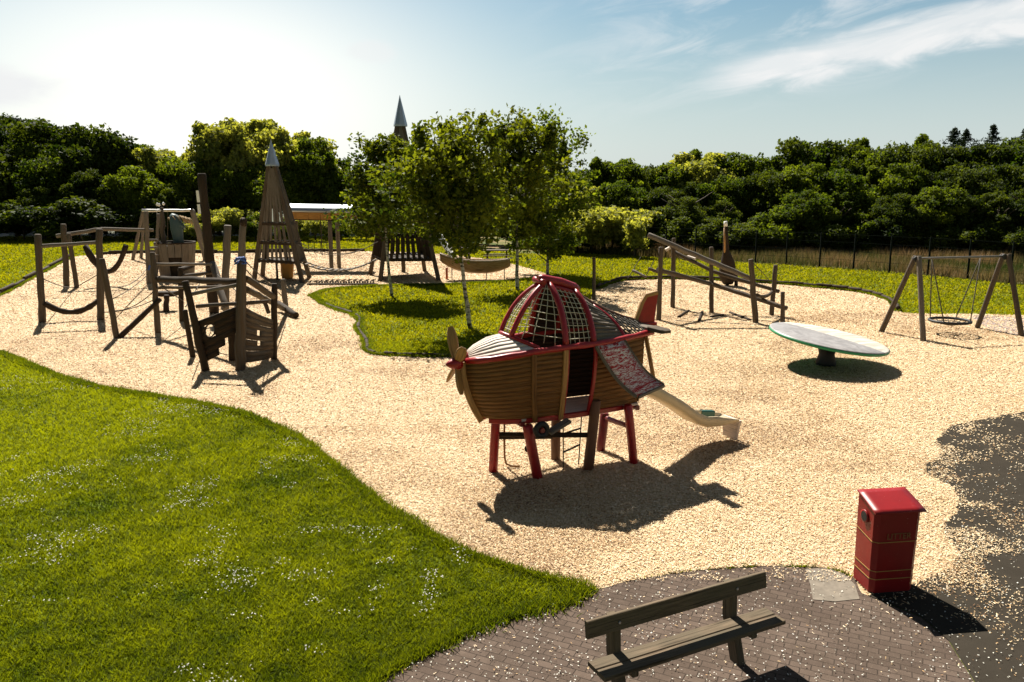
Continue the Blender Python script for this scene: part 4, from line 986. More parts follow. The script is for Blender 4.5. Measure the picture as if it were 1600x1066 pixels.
# rope bridges
rb = thing('rope_bridge', 'sagging rope footbridge strung between the two pointed towers', 'rope bridge', (-9, 40.5, 0))
b = MB()
for z0, dy, sg in ((1.05, -.3, .55), (1.05, .5, .55), (1.9, -.3, .6), (1.9, .5, .6)):
    b.rope(Vector((-10.8, 40.2+dy, z0)), Vector((-6.9, 40.8+dy, z0)), .03 if z0 < 1.5 else .018, sg, 16)
b.build('side_rope', M['greywood'], rb)
b = MB()
for k in range(14):
    u = (k+.5)/14; x_ = -10.8+3.9*u; z_ = 1.05-.55*4*u*(1-u); b.beam((x_, 39.85+.6*u, z_), (x_, 40.75+.6*u, z_), .16, .05)
b.build('tread_logs', M['greywood'], rb)
lr = thing('fallen_log_row', 'row of short logs lying on chips in front of the rope bridge', 'logs', G(540, 447))
b = MB(); b.log(G(480, 446)+Vector((0, 0, .05)), G(590, 446)+Vector((0, 0, .05)), .06, wob=.4)
for k in range(22): p_ = G(495+4.2*k, 443.5); b.log(p_, p_+Vector((rnd.uniform(-.03, .03), 0, .13)), .05)
b.build('log_row', M['log'], lr)
cf = thing('chain_frame', 'thin metal chain swings on grass edge under the tunnel', 'chains', G(475, 394))
b = MB()
for px_ in (482, 491, 501, 511): b.rope(R(px_, 379, 56), G(px_, 395), .025)
b.rope(R(480, 379, 56), R(513, 379, 56), .03); b.build('chains', M['fence'], cf)

# ------------------------------------------------------------ canoe
cn = thing('play_canoe', 'pale brown wooden canoe on thin spring legs beside the tall tower', 'canoe', G(750, 437))
ca, cb_ = R(688, 403, 40.6), R(797, 408, 40.6); cax = cb_-ca
def can(u, v):
    a = math.pi*v; w_ = .42*math.sin(math.pi*min(.985, max(.015, u*.93+.035)))**.55; dp_ = .66*math.sin(math.pi*min(.97, max(.03, u*.9+.05)))**.3
    sheer = .30*abs(2*u-1)**2.5*(.7 if u < .5 else .35)
    return ca+cax*u+Vector((0, -math.cos(a)*w_, -math.sin(a)*dp_+sheer+.02-.05*math.sin(math.pi*u)))
b = MB(); b.surf(can, 26, 12, .035); hl = b.build('hull', wood('canoe_wood', (.20, .11, .045), (.44, .30, .16), .5), cn)
for v in (0, 1): b = MB(); b.tube([can(u, v) for u in np.linspace(0, 1, 20)], .03, 6); b.build('gunwale', M['deck'], cn)
for px_, m_, r_ in ((698, 'orangepost', .06), (760, 'fence', .022), (788, 'fence', .022), (706, 'fence', .022)):
    p_ = R(px_, 420, 40.6); b = MB(); b.log(Vector((p_.x, 40.6, 0)), p_+Vector((0, 0, .05)), r_, wob=.05); b.build('support', M[m_], cn)
# picnic tables
def picnic(label, px, py, x2, wide):
    c = G((px+x2)/2, py+14); r = thing('picnic_table', label, 'picnic table', c); Lh = (R(x2, py, c.y).x-R(px, py, c.y).x)/2
    b = MB(); b.beam(c+Vector((-Lh, 0, .76)), c+Vector((Lh, .1, .76)), .75, .06); b.build('table_top', M['log'], r)
    for dy in (-.62, .62): b = MB(); b.beam(c+Vector((-Lh*.85, dy, .45)), c+Vector((Lh*.85, dy+.1, .45)), .28, .05); b.build('seat', M['log'], r)
    for sx_ in (-.62, .62):
        b = MB(); b.beam(c+Vector((sx_*Lh, -.35, 0)), c+Vector((sx_*Lh, -.1, .74)), .09, .14); b.beam(c+Vector((sx_*Lh, .35, 0)), c+Vector((sx_*Lh, .1, .74)), .09, .14); b.beam(c+Vector((sx_*Lh, -.66, .40)), c+Vector((sx_*Lh, .66, .40)), .07, .1); b.build('leg_frame', M['logdark'], r)
picnic('picnic table on lawn directly behind the canoe middle, nearer the tower', 703, 392, 740, 1); picnic('picnic table on lawn behind the canoe tip, right of the other table', 752, 396, 801, 1)

# ------------------------------------------------------------ sloping log frame on the right
lf = frame('log_slope_frame', 'sloping timber rail frame on posts, two long beams descending right', 'climbing frame', [
 ('post', 'log', (1029, 501), (1033, 386), .10), ('post', 'log', (1051, 481), (1053, 372), .10), ('post', 'log', (1112, 489), (1111.5, 386), .10), ('post', 'log', (1181, 505), (1173, 405), .115), ('post', 'log', (1205.5, 493), (1212, 414), .10), ('post', 'log', (1223, 506), (1223, 456), .09),
 ('rail', 'greywood', (1012.7, 367), 28.6, (1177, 437), 27.5, .095), ('rail', 'log', (1050, 392), 31.2, (1115, 425), 30.2, .075), ('rail', 'log', (1114, 424), 30.2, (1218, 456), 29.2, .075), ('rail', 'log', (1027, 421), 28.3, (1112, 444), 29.7, .085), ('rail', 'log', (1110, 443), 29.7, (1230, 482), 27.5, .085),
 ('rail', 'greywood', (988.6, 422.5), 30.5, (1010, 433), 30, .05), ('rope', 'rope', (1001, 402), 31, (980, 437), 30.5, .014), ('rope', 'rope', (1022, 408), 30, (1010, 430), 30, .014), ('rail', 'log', (1013, 420), 28.5, (1031, 426), 28.3, .06), ('log', 'log', (1183, 461), 27.6, (1208, 455), 29.2, .07, .12),
 ('rope', 'rope', (1055, 395), 31.2, (1080, 404), 30.7, .02, .15), ('rope', 'rope', (1178, 412), 27.8, (1204, 440), 29.2, .014)])
b = MB(); b.beam(R(1040, 391, 30.9), R(1047, 387, 30.9), .2, .1); b.build('pale_block', M['deck'], lf)
b = MB(); b.beam(R(1074, 401, 30.9), R(1086, 405, 30.7), .14, .1); b.build('pale_block', M['deck'], lf)
lp = thing('net_shadow', 'net shadow on chips below the sloping frame, laid out in dark cords and logs', 'rope net', G(1100, 498))  # dark logs and cords laid flat to draw the net's cast shadow
b = MB()
for (a, c) in (((1060, 497), (1076, 487)), ((1092, 503), (1097, 489)), ((1110, 497), (1130, 494)), ((1140, 490), (1172, 502))): b.log(G(*a)+Vector((0, 0, .04)), G(*c)+Vector((0, 0, .04)), .05)
b.build('rungs', M['logdark'], lp)
b = MB(); b.rope(G(1054, 486)+Vector((0, 0, .02)), G(1225, 500)+Vector((0, 0, .02)), .018); b.rope(G(1055, 502)+Vector((0, 0, .02)), G(1215, 510)+Vector((0, 0, .02)), .018); b.build('shadow_cords', M['rope'], lp)
frame('lone_post', 'single plain timber post on island edge behind the plane roof', 'post', [('post', 'log', (928, 469), (928, 402), .085)])
# carved paddle digger
dgp = G(1138, 447); dg_ = thing('carved_totem', 'dark totem with narrow shaft and broad base behind the sloping frame', 'carving', dgp)
b = MB(); pts = [R(1137.5, 444, dgp.y), R(1137.5, 436, dgp.y), R(1137, 426, dgp.y), R(1136.5, 412, dgp.y), R(1135.5, 400, dgp.y), R(1134.5, 392, dgp.y), R(1134, 372, dgp.y), R(1134, 352, dgp.y)]
b.tube(pts, [.22, .38, .42, .36, .24, .15, .13, .09], 12); b.build('shaft', M['logdark'], dg_)
b = MB(); b.tube([R(1134, 354, dgp.y), R(1133.5, 346, dgp.y)], [.10, .08], 8); b.build('white_cap', M['white'], dg_)
b = MB(); b.tube([R(1132.5, 395, dgp.y-.1), R(1132, 356, dgp.y-.1)], [.05, .04], 8); b.build('pale_rod', M['tan'], dg_)
b = MB(); b.log(R(1123, 430, dgp.y), R(1152, 431, dgp.y), .06); b.build('cross_bar', M['logdark'], dg_)
for px_ in (1136, 1150): b = MB(); b.log(G(px_, 447), R(px_, 432, dgp.y), .09); b.build('leg', M['logdark'], dg_)
# pole and wire upper left
lpz = thing('slanted_pole', 'long thin dark pole leaning over the lawn at far left', 'pole', G(70, 358))
b = MB(); pb = G(70, 359); b.log(pb, R(-4, 262, pb.y-3), .17, .15, wob=.05); b.build('pole', M['logdark'], lpz)
b = MB(); b.log(G(-10, 366)+Vector((0, 0, .05)), G(70, 359)+Vector((0, 0, .05)), .12, wob=.3); b.build('ground_log', M['logdark'], lpz)

# ------------------------------------------------------------ wire fence on the right
fpx = [(902, 373, 396), (945, 349, 399), (992, 352, 402), (1040, 353, 404), (1086, 355, 407), (1133, 357, 410), (1180, 358, 412), (1228, 360, 415), (1280, 365, 418.5), (1333, 369, 422), (1389, 373, 427), (1449, 378, 431), (1511, 382, 437), (1577, 386, 444), (1650, 391, 452), (1730, 396, 461)]
fn = thing('wire_fence', 'dark green wire mesh fence with slim posts along the lawn edge', 'fence', G(1228, 415))
proto = None; fps = []
for (x_, t_, b_) in fpx:
    p_ = G(x_, b_); fps.append(p_)
    if proto is None:
        b = MB(); b.beam((p_.x, p_.y, -.02), (p_.x, p_.y, 2.05), .085, .085, up=(0, 1, 0)); proto = b.build('post', M['fence'], fn, loc=None); me_ = proto.data; off = p_
    else:
        o = proto.copy(); COL.objects.link(o); o.parent = fn; o.location = (p_.x-off.x, p_.y-off.y, 0)
b = MB()
for a, c in zip(fps, fps[1:]):
    for z in (.05, .55, 1.05, 1.55, 2.0): b.tube([a+Vector((0, 0, z)), c+Vector((0, 0, z))], .007, 4, caps=False)
    n_ = int((c-a).length/.25)
    for k in range(1, n_): p_ = a.lerp(c, k/n_); b.tube([p_+Vector((0, 0, .03)), p_+Vector((0, 0, 2.0))], .0035, 3, caps=False)
b.build('wire_mesh', M['fence'], fn)
fl = thing('rail_fence', 'low dark rail fence before the left wood at the picture edge', 'fence', G(20, 350))
for px_ in (-40, 0, 40, 80):
    b = MB(); p_ = G(px_, 352); b.log(p_, p_+Vector((0, 0, 1.3)), .09); b.build('post', M['logdark'], fl)
b = MB(); b.log(G(-60, 352)+Vector((0, 0, 1.2)), G(90, 352)+Vector((0, 0, 1.2)), .06); b.log(G(-60, 352)+Vector((0, 0, .7)), G(90, 352)+Vector((0, 0, .7)), .06); b.build('rails', M['logdark'], fl)
# ------------------------------------------------------------ trees
def leafcards(C, size, aspect=.6, normal=None, jitter=.8, tint=None):
    """leaf quads centred at C; normal = preferred direction"""
    n = len(C); N = RNG.normal(0, 1, (n, 3))
    if normal is not None: N = normal+N*jitter
    N /= np.linalg.norm(N, axis=1)[:, None]+1e-9
    U = np.cross(N, RNG.normal(0, 1, (n, 3))); U /= np.linalg.norm(U, axis=1)[:, None]+1e-9; W = np.cross(N, U)
    L = size*RNG.uniform(.4, 1.4, n); V = np.zeros((n, 4, 3))
    V[:, 0] = C-U*L[:, None]; V[:, 1] = C+W*(L*aspect)[:, None]+N*(L*.12)[:, None]; V[:, 2] = C+U*L[:, None]; V[:, 3] = C-W*(L*aspect)[:, None]+N*(L*.12)[:, None]
    tt = RNG.random(n) if tint is None else tint
    return V.reshape(-1, 3), np.arange(4*n).reshape(n, 4), np.repeat(tt, 4)
def lobed_crown(seed, rx, rz, nl, nleaf, size, low=.0, flat=1.0):
    """crown of unit-ish size built from leafy lobes; origin at the crown base centre"""
    r = np.random.default_rng(seed); Cs, Ns, Ts = [], [], []
    for i in range(nl):
        u = r.uniform(-.55, 1); th = r.uniform(0, 2*np.pi); q = math.sqrt(max(0, 1-u*u)); rad = r.uniform(.55, .95)
        c = np.array([rx*rad*q*math.cos(th), rx*rad*q*math.sin(th), rz*(1+rad*u*.92*r.uniform(.85, 1.12))])
        lr = r.uniform(.13, .34)*rx*(1.1-.3*max(0, u)); k = int(nleaf/nl*r.uniform(.7, 1.3)*(lr/(.25*rx))**1.6)
        d = r.normal(0, 1, (k, 3)); d /= np.linalg.norm(d, axis=1)[:, None]; d[:, 2] = d[:, 2]*.9+.12
        bump = 1+.22*np.sin(d[:, 0]*7+i)*np.sin(d[:, 1]*6+2*i)+.12*np.sin(d[:, 2]*13+i)
        rr = lr*bump*(r.random(k)**.22)
        Cs.append(c+d*rr[:, None]*np.array([1, 1, .78])); Ns.append(d+np.array([0, 0, .35])); Ts.append(np.clip(r.normal(.45+r.uniform(-.32, .32), .16, k), 0, 1))
    C = np.concatenate(Cs); N = np.concatenate(Ns); T = np.concatenate(Ts); k = C[:, 2] > low
    return leafcards(C[k], size, .62, N[k], 1.25, T[k])
def crown_mesh(name, m, *a, **kw):
    V, Fc, tt = lobed_crown(*a, **kw); return npmesh(name, V, Fc, m, tt)
CR = {
 'broad1': ('leafA', (1, 3.6, 3.2, 78, 36000, .135)), 'broad2': ('leafA', (2, 3.2, 3.6, 72, 34000, .135)), 'dark1': ('leafB', (3, 3.8, 3.4, 78, 36000, .135)),
 'dark2': ('leafB', (4, 3.2, 3.9, 72, 34000, .135)), 'light1': ('leafC', (5, 3.0, 3.2, 66, 30000, .135)), 'tall1': ('leafA', (6, 2.5, 4.4, 38, 28000, .13)),
 'bush1': ('leafA', (7, 2.2, 1.35, 34, 18000, .095)), 'bush2': ('leafC', (8, 2.0, 1.2, 30, 16000, .09)), 'bush3': ('leafB', (9, 2.4, 1.5, 34, 18000, .095)),
}
CM = {k: crown_mesh('crown', M[v[0]], *v[1]) for k, v in CR.items()}
SZ = {k: (v[1][1], max(p.co.z for p in CM[k].vertices)) for k, v in CR.items()}
def trunk_mesh(h, r, limbs=5, seed=1):
    global rnd; st = rnd.getstate(); rnd.seed(seed); b = MB(); b.log((0, 0, -.1), (rnd.uniform(-.2, .2), 0, h), r, r*.5, wob=.3, seg=9)
    for i in range(limbs):
        a = rnd.uniform(0, 6.28); z = h*rnd.uniform(.45, .95); p = Vector((0, 0, z)); q = p+Vector((math.cos(a)*h*.35, math.sin(a)*h*.35, h*.35)); b.log(p, q, r*.4, r*.12, wob=.4, seg=6)
    rnd.setstate(st); ob = b.build('trunk', M['bark']); me = ob.data; bpy.data.objects.remove(ob); return me
TRK = [trunk_mesh(4.5, .28, 6, 5), trunk_mesh(5.5, .24, 6, 9)]; BTK = trunk_mesh(1.1, .09, 6, 3)
usedlab = set()
COLW = {'broad1': 'mid green broad', 'broad2': 'mid green domed', 'dark1': 'dark green broad', 'dark2': 'dark green rounded', 'light1': 'light green', 'tall1': 'tall mid green', 'bush1': 'mid green bushy', 'bush2': 'pale green bushy', 'bush3': 'dark green bushy'}
def tree(px, Y, top, kind, label, wide=1.0, name='tree', group=None, cat=None):
    """top = photo row of the highest leaf"""
    x_ = R(px, 300, Y).x; H_ = R(px, top, Y).z; rx, hz = SZ[kind]; bush = kind.startswith('bush')
    base = 0.05 if bush else .9
    szz = (H_-base)/hz; sx = szz*wide if not bush else szz*wide
    label = COLW[kind]+' '+label
    root = thing('shrub' if bush else name, label, cat or ('shrub' if bush else 'tree'), (x_, Y, 0), group)
    t_ = link('trunk', BTK if bush else TRK[hash(px) % 2], root); t_.scale = (1, 1, 1) if bush else (1, 1, max(.6, H_/9))
    c_ = link('crown', CM[kind], root, (0, 0, base)); c_.scale = (sx*rnd.uniform(.72, 1.0), sx*rnd.uniform(.72, 1.0), szz); c_.rotation_euler = (0, 0, rnd.uniform(0, 6.28))
    return root
GW = 'trees of the right-hand wood'; GL = 'trees of the left-hand wood'; GB = 'bushes along the foot of the right wood'
# left wood
for a in [(-70, 80, 160, 'dark2', 'tree cut by the left picture edge', 1.3), (5, 84, 172, 'dark1', 'skyline tree at far left corner', 1.25), (55, 88, 182, 'dark2', 'skyline tree second from the left edge', 1.1), (108, 78, 186, 'dark1', 'tree with ragged top above the left balance frame', 1.15),
          (20, 76, 225, 'dark1', 'front tree above the slanted pole', 1.2), (80, 75, 240, 'broad1', 'front tree over the first tall post', 1.1), (150, 80, 214, 'dark2', 'tree just right of the ragged-topped one', 1.1),
          (178, 84, 208, 'tall1', 'skyline tree over the left gateway rail', 1.2), (208, 82, 222, 'broad2', 'sloping-skyline tree left of the swing frame', 1.2), (238, 80, 230, 'light1', 'tree on falling skyline above swing frame', 1.2),
          (140, 72, 262, 'dark2', 'low front tree behind the leaning twin posts', 1.1), (200, 73, 268, 'broad1', 'low front tree left of swing frame top', 1.1), (262, 76, 243, 'broad1', 'tree directly above the wooden tub', 1.15), (262, 72, 292, 'dark2', 'low front tree behind the carved creature', 1.0), (300, 84, 245, 'light1', 'hazy tree left of the tall mast', 1.2),
          (-20, 72, 270, 'dark2', 'low front tree at far left edge', 1.2), (60, 71, 290, 'dark1', 'lowest front tree by the rail fence', 1.0)]:
    tree(*a[:4], a[4], a[5], group=GL)
# middle back trees
for a in [(352, 80, 190, 'light1', 'backlit tree right of the mast top', .95), (395, 84, 182, 'light1', 'tallest backlit tree behind the pointed tower', 1.0), (450, 82, 198, 'light1', 'backlit tree right of the metal spire', 1.05), (488, 80, 212, 'broad2', 'tree above the tunnel roof', .9), (430, 78, 250, 'broad1', 'low tree behind the slatted tower', 1.1), (350, 76, 262, 'broad2', 'low tree behind the leaning mast', 1.1),
          (540, 95, 262, 'light1', 'distant tree seen left of the leafy birches', 1.3), (590, 100, 270, 'broad2', 'distant tree behind the first birch', 1.4), (655, 92, 285, 'dark1', 'distant tree between birches', 1.4), (720, 88, 278, 'dark2', 'distant tree behind the middle birches', 1.4), (790, 84, 270, 'dark1', 'distant tree behind the third birch', 1.4), (850, 80, 262, 'dark2', 'distant tree behind the fourth birch', 1.3), (515, 82, 300, 'dark1', 'low tree above the tunnel right end', 1.3)]:
    tree(*a[:4], a[4], a[5])
for a in [(338, 79, 278, 'dark1', 'low tree filling the gap behind the mast'), (385, 80, 282, 'dark2', 'low tree filling the gap left of the slatted tower'), (470, 84, 275, 'dark1', 'low tree above the tunnel roof left end')]:
    tree(*a, 1.0)
for a in [(330, 70, 330, 'bush2', 'shrub behind the mast foot', 1.3), (372, 71, 322, 'bush2', 'shrub left of the slatted tower', 1.2), (395, 70, 330, 'bush1', 'shrub touching the slatted tower left side', 1.2), (455, 71, 335, 'bush1', 'shrub right of the slatted tower', 1.2), (490, 70, 338, 'bush2', 'shrub under the tunnel', 1.2), (530, 71, 340, 'bush1', 'shrub under the tunnel right end', 1.3), (570, 70, 345, 'bush2', 'shrub behind the first birch trunk', 1.4), (700, 66, 340, 'bush3', 'shrub above the picnic tables', 1.5), (760, 64, 335, 'bush3', 'shrub behind the right picnic table', 1.5), (830, 62, 350, 'bush3', 'shrub behind the fourth birch trunk', 1.4), (300, 70, 345, 'bush1', 'shrub behind the swing frame legs', 1.2), (620, 68, 345, 'bush3', 'shrub behind the dark tower base', 1.6)]:
    tree(*a[:4], a[4], a[5], group='shrubs along the back of the lawn')
for i_, (x_, k_) in enumerate([(-60, 'bush3'), (-15, 'bush3'), (30, 'bush3'), (75, 'bush3'), (118, 'bush1'), (160, 'bush3'), (200, 'bush3'), (240, 'bush3'), (280, 'bush1')]):
    tree(x_, 72+(i_ % 2)*3, (300, 322, 311, 330, 305)[i_ % 5], 'bush3', ['understorey bush left of the picture edge', 'understorey bush at the left picture edge', 'understorey bush under the slanted pole', 'understorey bush behind the first frame post', 'understorey bush right of the twin leaning posts', 'understorey bush above the curved hanging log', 'understorey bush left of the swing frame', 'understorey bush behind the ladder frame', 'understorey bush behind the carved creature'][i_], 2.0, group='bushes under the left wood')
# right wood: back row, middle row, front row
BK = [(905, 262, 'dark1'), (945, 250, 'dark2'), (985, 246, 'broad1'), (1030, 252, 'dark1'), (1072, 250, 'broad2'), (1095, 236, 'light1'), (1140, 236, 'broad1'), (1180, 246, 'dark2'), (1225, 240, 'broad2'), (1265, 212, 'dark1'), (1300, 218, 'broad1'), (1345, 224, 'dark2'), (1385, 226, 'broad2'), (1425, 216, 'dark1'), (1470, 226, 'dark2'), (1520, 222, 'dark1'), (1565, 214, 'broad1'), (1610, 208, 'dark2'), (1670, 205, 'dark1')]
LM = ['beside the fourth birch', 'right of the birch crown', 'over the young sapling', 'left of the sloping frame top', 'above the sloping frame top end', 'with silvery top above the sloping frame', 'over the sloping frame middle', 'above the carved totem', 'right of the carved totem', 'at the highest domed point over the disc', 'over the right part of the disc', 'left of the basket swing', 'up left of the swing A-frame', 'above the swing left leg', 'above the swing bar', 'under the two conifers', 'above the swing right leg', 'at the right picture edge', 'cut off by the right picture edge']
for (p_, t_, k_), lm in zip(BK, LM): tree(p_, 74-(p_-900)*.012+rnd.uniform(-1, 1), t_, k_, 'skyline tree '+lm, rnd.uniform(1.0, 1.2), group=GW)
MD = [(925, 290, 'light1'), (975, 280, 'broad1'), (1035, 290, 'dark1'), (1085, 282, 'dark2'), (1125, 272, 'broad1'), (1172, 280, 'broad2'), (1218, 262, 'dark1'), (1262, 252, 'broad2'), (1312, 262, 'broad1'), (1362, 258, 'tall1'), (1408, 252, 'broad2'), (1455, 262, 'dark1'), (1500, 256, 'dark2'), (1552, 254, 'dark1'), (1605, 250, 'dark2'), (1665, 255, 'dark1')]
LM2 = ['right of the birch leaves', 'above the young sapling', 'over the lone post', 'over the high end of the sloping frame', 'left of the totem', 'behind the totem tip', 'right of the totem', 'over the disc left edge', 'over the disc centre', 'over the disc right edge', 'left of the swing', 'over the swing left leg', 'over the hanging basket', 'over the swing right leg', 'at the right edge', 'half out of the right edge']
for (p_, t_, k_), lm in zip(MD, LM2): tree(p_, 66-(p_-900)*.010+rnd.uniform(-1, 1), t_, k_, 'middle-row tree '+lm, rnd.uniform(.95, 1.15), group=GW)
FR = [(1075, 305, 'dark1'), (1130, 312, 'dark2'), (1262, 295, 'broad1'), (1310, 300, 'tall1'), (1410, 300, 'dark1'), (1465, 290, 'broad2'), (1500, 300, 'dark1'), (1560, 296, 'dark2'), (1625, 290, 'dark1')]
LM3 = ['behind the sloping frame', 'behind the totem shaft', 'over the disc left half', 'over the disc right half', 'left of the swing A-frame', 'over the swing left post', 'over the swing bar', 'over the swing right legs', 'at right picture edge']
for (p_, t_, k_), lm in zip(FR, LM3): tree(p_, 61-(p_-900)*.010, t_, k_, 'low front-row tree '+lm, rnd.uniform(1.1, 1.3), group=GW)
FB = [(925, 318, 'bush2', 58), (960, 322, 'bush2', 58), (1015, 330, 'bush1', 58), (1050, 322, 'bush3', 58.5), (1175, 330, 'bush1', 57), (1215, 340, 'bush1', 57), (1240, 320, 'bush1', 57), (1345, 318, 'bush1', 57), (1385, 335, 'bush3', 56), (1430, 335, 'bush1', 56), (1475, 340, 'bush3', 55), (1530, 340, 'bush3', 54), (1590, 345, 'bush3', 53), (1290, 340, 'bush3', 56.5), (885, 340, 'bush3', 58), (1100, 335, 'bush3', 57.5), (1140, 338, 'bush3', 57)]
LM4 = ['with pale blooms right of the birches', 'left of the sapling', 'right of the sapling', 'under the sloping frame top', 'right of the totem', 'left of the disc', 'above the disc left tip', 'above the disc right tip', 'left of the swing top', 'behind the swing left leg', 'behind the swing bar', 'behind the hanging basket', 'behind the swing right leg', 'above the disc middle', 'behind the fourth birch trunk foot', 'left of the totem', 'just behind the totem']
for (p_, t_, k_, y_), lm in zip(FB, LM4): tree(p_, y_, t_, k_, 'bush at wood foot '+lm, 1.35, group=GB)
for (p_, t_, y_, lm) in ((1088, 232, 72, 'pale airy tree rising above the sloping frame'), (1120, 240, 71, 'pale airy tree left of the totem skyline'), (935, 244, 73, 'airy skyline tree right of the birch group'), (1335, 214, 73, 'airy skyline tree above the disc right tip'), (1440, 208, 73, 'airy skyline tree above the swing left leg')):
    tree(p_, y_, t_, 'tall1', lm, .8, group=GW)
# conifers on the right skyline
def conifer(px, Y, top, label):
    x_ = R(px, 300, Y).x; H_ = R(px, top, Y).z; root = thing('pine_tree', label, 'conifer', (x_, Y, 0), 'conifers on the right skyline')
    b = MB(); b.log((x_, Y, 0), (x_, Y, H_), .2, .03, wob=.1); b.build('trunk', M['bark'], root); C = []
    for k in range(22):
        z = H_*(.5+.5*k/22); r_ = (H_-z)*.62*rnd.uniform(.4, 1.3)+.05
        for j in range(7):
            a = rnd.uniform(0, 6.28); m_ = 26; u = RNG.random(m_); C.append(np.stack([np.cos(a)*r_*u+RNG.normal(0, .06, m_), np.sin(a)*r_*u+RNG.normal(0, .06, m_), z+.25*u*r_-.12*u+RNG.normal(0, .05, m_)], 1))
    V, Fc, tt = leafcards(np.concatenate(C), .13, .3); link('crown', npmesh('crown', V, Fc, M['needle'], tt), root)
conifer(1482, 78, 198, 'pointed conifer on the right skyline, left one of the pair'); conifer(1541, 78, 193, 'pointed conifer on the right skyline, the taller right one'); conifer(1500, 80, 200, 'slim conifer on the right skyline, between the two pointed ones'); conifer(1592, 76, 198, 'dark conifer tip at the far right edge of skyline')

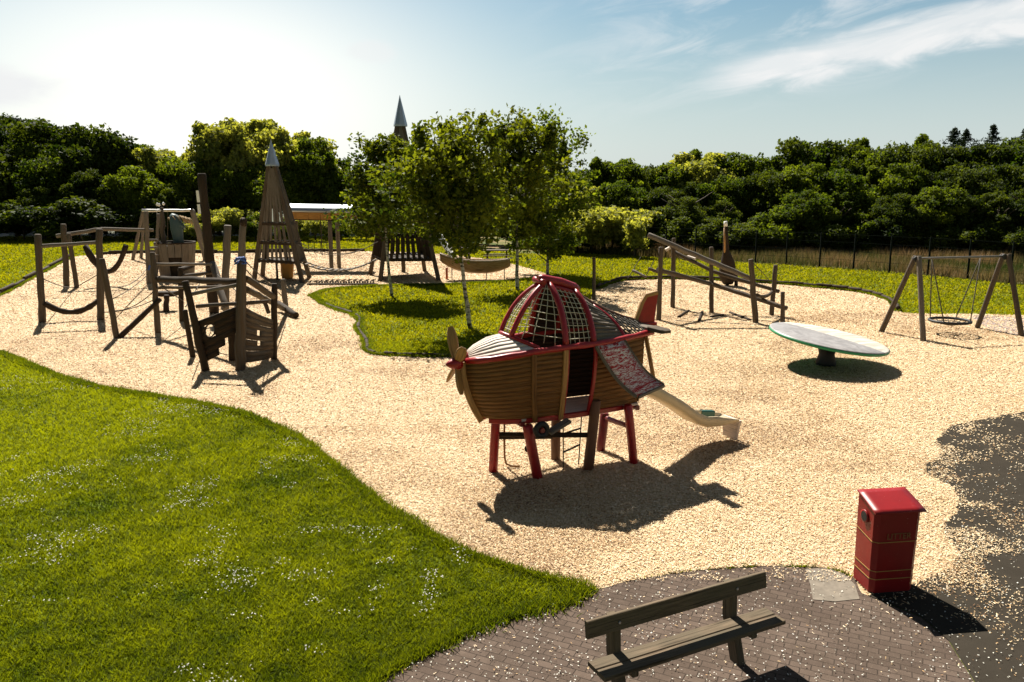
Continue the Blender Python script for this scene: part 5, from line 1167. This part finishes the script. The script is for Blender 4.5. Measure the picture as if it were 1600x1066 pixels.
# young birches with leafy crowns
def birch_tree(foot, mid, top, box, nleaf, label, r0=.085, seed=1, trans='leafY', sparse=None, size=.115):
    """foot/mid/top photo points; box = crown left, right, top, bottom in the photo"""
    f_ = G(*foot); Y = f_.y; root = thing('birch_tree', label, 'tree', f_, 'young birches on the grass island')
    r = np.random.default_rng(seed); b = MB(); m_ = R(mid[0], mid[1], Y); t_ = R(top[0], top[1]+8, Y)
    pts = bez(f_-Vector((0, 0, .05)), m_*2-(f_+t_)/2, t_, 14); b.tube([p+Vector((r.normal(0, .012), r.normal(0, .012), 0)) for p in pts], [r0*(1-.85*k/14)+.008 for k in range(15)], 9)
    tro = b.build('trunk', M['birch'], root)
    xl, xr = R(box[0], 300, Y).x-f_.x, R(box[1], 300, Y).x-f_.x; zt, zb = R(f_.x, box[2], Y).z, R(f_.x, box[3], Y).z
    cx, hw_ = (xl+xr)/2, (xr-xl)/2; b = MB(); C = []; T = []
    NL = 34
    for i in range(NL):
        z = zb+(zt-zb)*(.03+.93*(i+r.random())/NL); k = (z-zb)/(zt-zb); prof_ = math.sin(math.pi*min(1, k*.80+.16))**.7*(1-.35*k)*1.12
        a = r.uniform(0, 2*math.pi); st = min(pts, key=lambda p: abs(p.z-(z-.5)))
        reach = r.uniform(.35, 1.18)
        e = Vector((f_.x+cx*(1-.4*k)+math.cos(a)*hw_*prof_*reach, Y+math.sin(a)*hw_*.85*prof_*reach, z+r.normal(.1, .25)))
        md = st.lerp(e, .5)+Vector((0, 0, .12)); br = bez(st, md, e, 6); b.tube(br, [.03*(1-.8*j/6)+.004 for j in range(7)], 5)
        n_ = int(nleaf/NL); tcl = r.uniform(.15, .85)
        ks = r.integers(3, 7, n_); c0_ = np.array([[*br[q]] for q in ks]); subs = r.normal(0, 1, (9, 3))*np.array([.50, .46, .30])*(hw_/2.0)**.5
        c0_ = c0_+subs[r.integers(0, 9, n_)]+r.normal(0, .12, (n_, 3))
        C.append(c0_); T.append(np.clip(r.normal(tcl, .2, n_), 0, 1))
    for i in range(7):      # upright leading shoots
        a = r.uniform(0, 6.28); p_ = Vector((f_.x+cx*.6+math.cos(a)*hw_*r.uniform(.1, .75), Y+math.sin(a)*hw_*.5, zb+(zt-zb)*r.uniform(.78, .9))); e = p_+Vector((r.normal(0, .12), r.normal(0, .1), (zt-zb)*r.uniform(.14, .26)))
        b.tube(bez(pts[9], (pts[9]+p_)/2, e, 6), [.02]*3+[.012]*3+[.004], 5); n_ = int(nleaf*.018); q = r.random(n_)**.8
        C.append(np.array(p_)+q[:, None]*np.array(e-p_)+r.normal(0, 1, (n_, 3))*(.24*(1-.7*q))[:, None]); T.append(r.random(n_))
    if sparse:
        for (sx_, sy_, sr, n_) in sparse:
            p_ = R(sx_, sy_, Y); b.tube(bez(pts[-3], (pts[-3]+p_)/2+Vector((0, 0, .1)), p_, 6), [.02]*4+[.012]*3, 5)
            C.append(np.array(p_)+r.normal(0, sr, (n_, 3))); T.append(r.random(n_))
    b.build('limbs', M['bark'], root)
    C = np.concatenate(C)-np.array(f_); V, Fc, tt = leafcards(C, size, .6, np.array([[0, 0, .6]]), 1.0, np.concatenate(T)); link('crown', npmesh('crown', V, Fc, M[trans], tt), root)
birch_tree((613, 465), (604, 378), (598, 215), (532, 668, 226, 362), 10500, 'leafy young birch at left, trunk leaning in front of tower legs', .07, 1, size=.10)
birch_tree((735, 513), (718, 380), (705, 215), (612, 798, 212, 374), 14500, 'leafy young birch nearest the plane, trunk left of cockpit', .075, 2, size=.085)
birch_tree((808, 454), (808, 370), (805, 195), (722, 890, 200, 368), 15500, 'leafy young birch directly above the plane cockpit roof', .09, 3, size=.105)
birch_tree((856, 431), (857, 370), (862, 190), (788, 920, 240, 398), 13500, 'tallest young birch with sparse feathery top, right of the group', .09, 4, 'leafA', [(862, 200, .45, 260), (850, 185, .3, 120), (875, 212, .35, 140), (905, 222, .33, 200)], .105)
# sapling at the fence
def sapling():
    f_ = G(991, 403); r = np.random.default_rng(5); root = thing('sapling', 'bright yellow-green sapling against the wire fence', 'tree', f_); b = MB(); b.log(f_, f_+Vector((0, 0, 1.2)), .06, .04); C = []
    for i in range(16):
        a = r.uniform(0, 6.28); z = r.uniform(.8, 2.3); e = f_+Vector((math.cos(a)*r.uniform(.2, .75), math.sin(a)*.6, z)); b.log(f_+Vector((0, 0, z*.5)), e, .02, .01, seg=5); C.append(np.array(e)+r.normal(0, .17, (110, 3)))
    b.build('trunk', M['bark'], root); V, Fc, tt = leafcards(np.concatenate(C)-np.array(f_), .12, .6); link('crown', npmesh('crown', V, Fc, M['leafC'], tt), root)
sapling()
for o in bpy.data.objects:
    o.select_set(False)
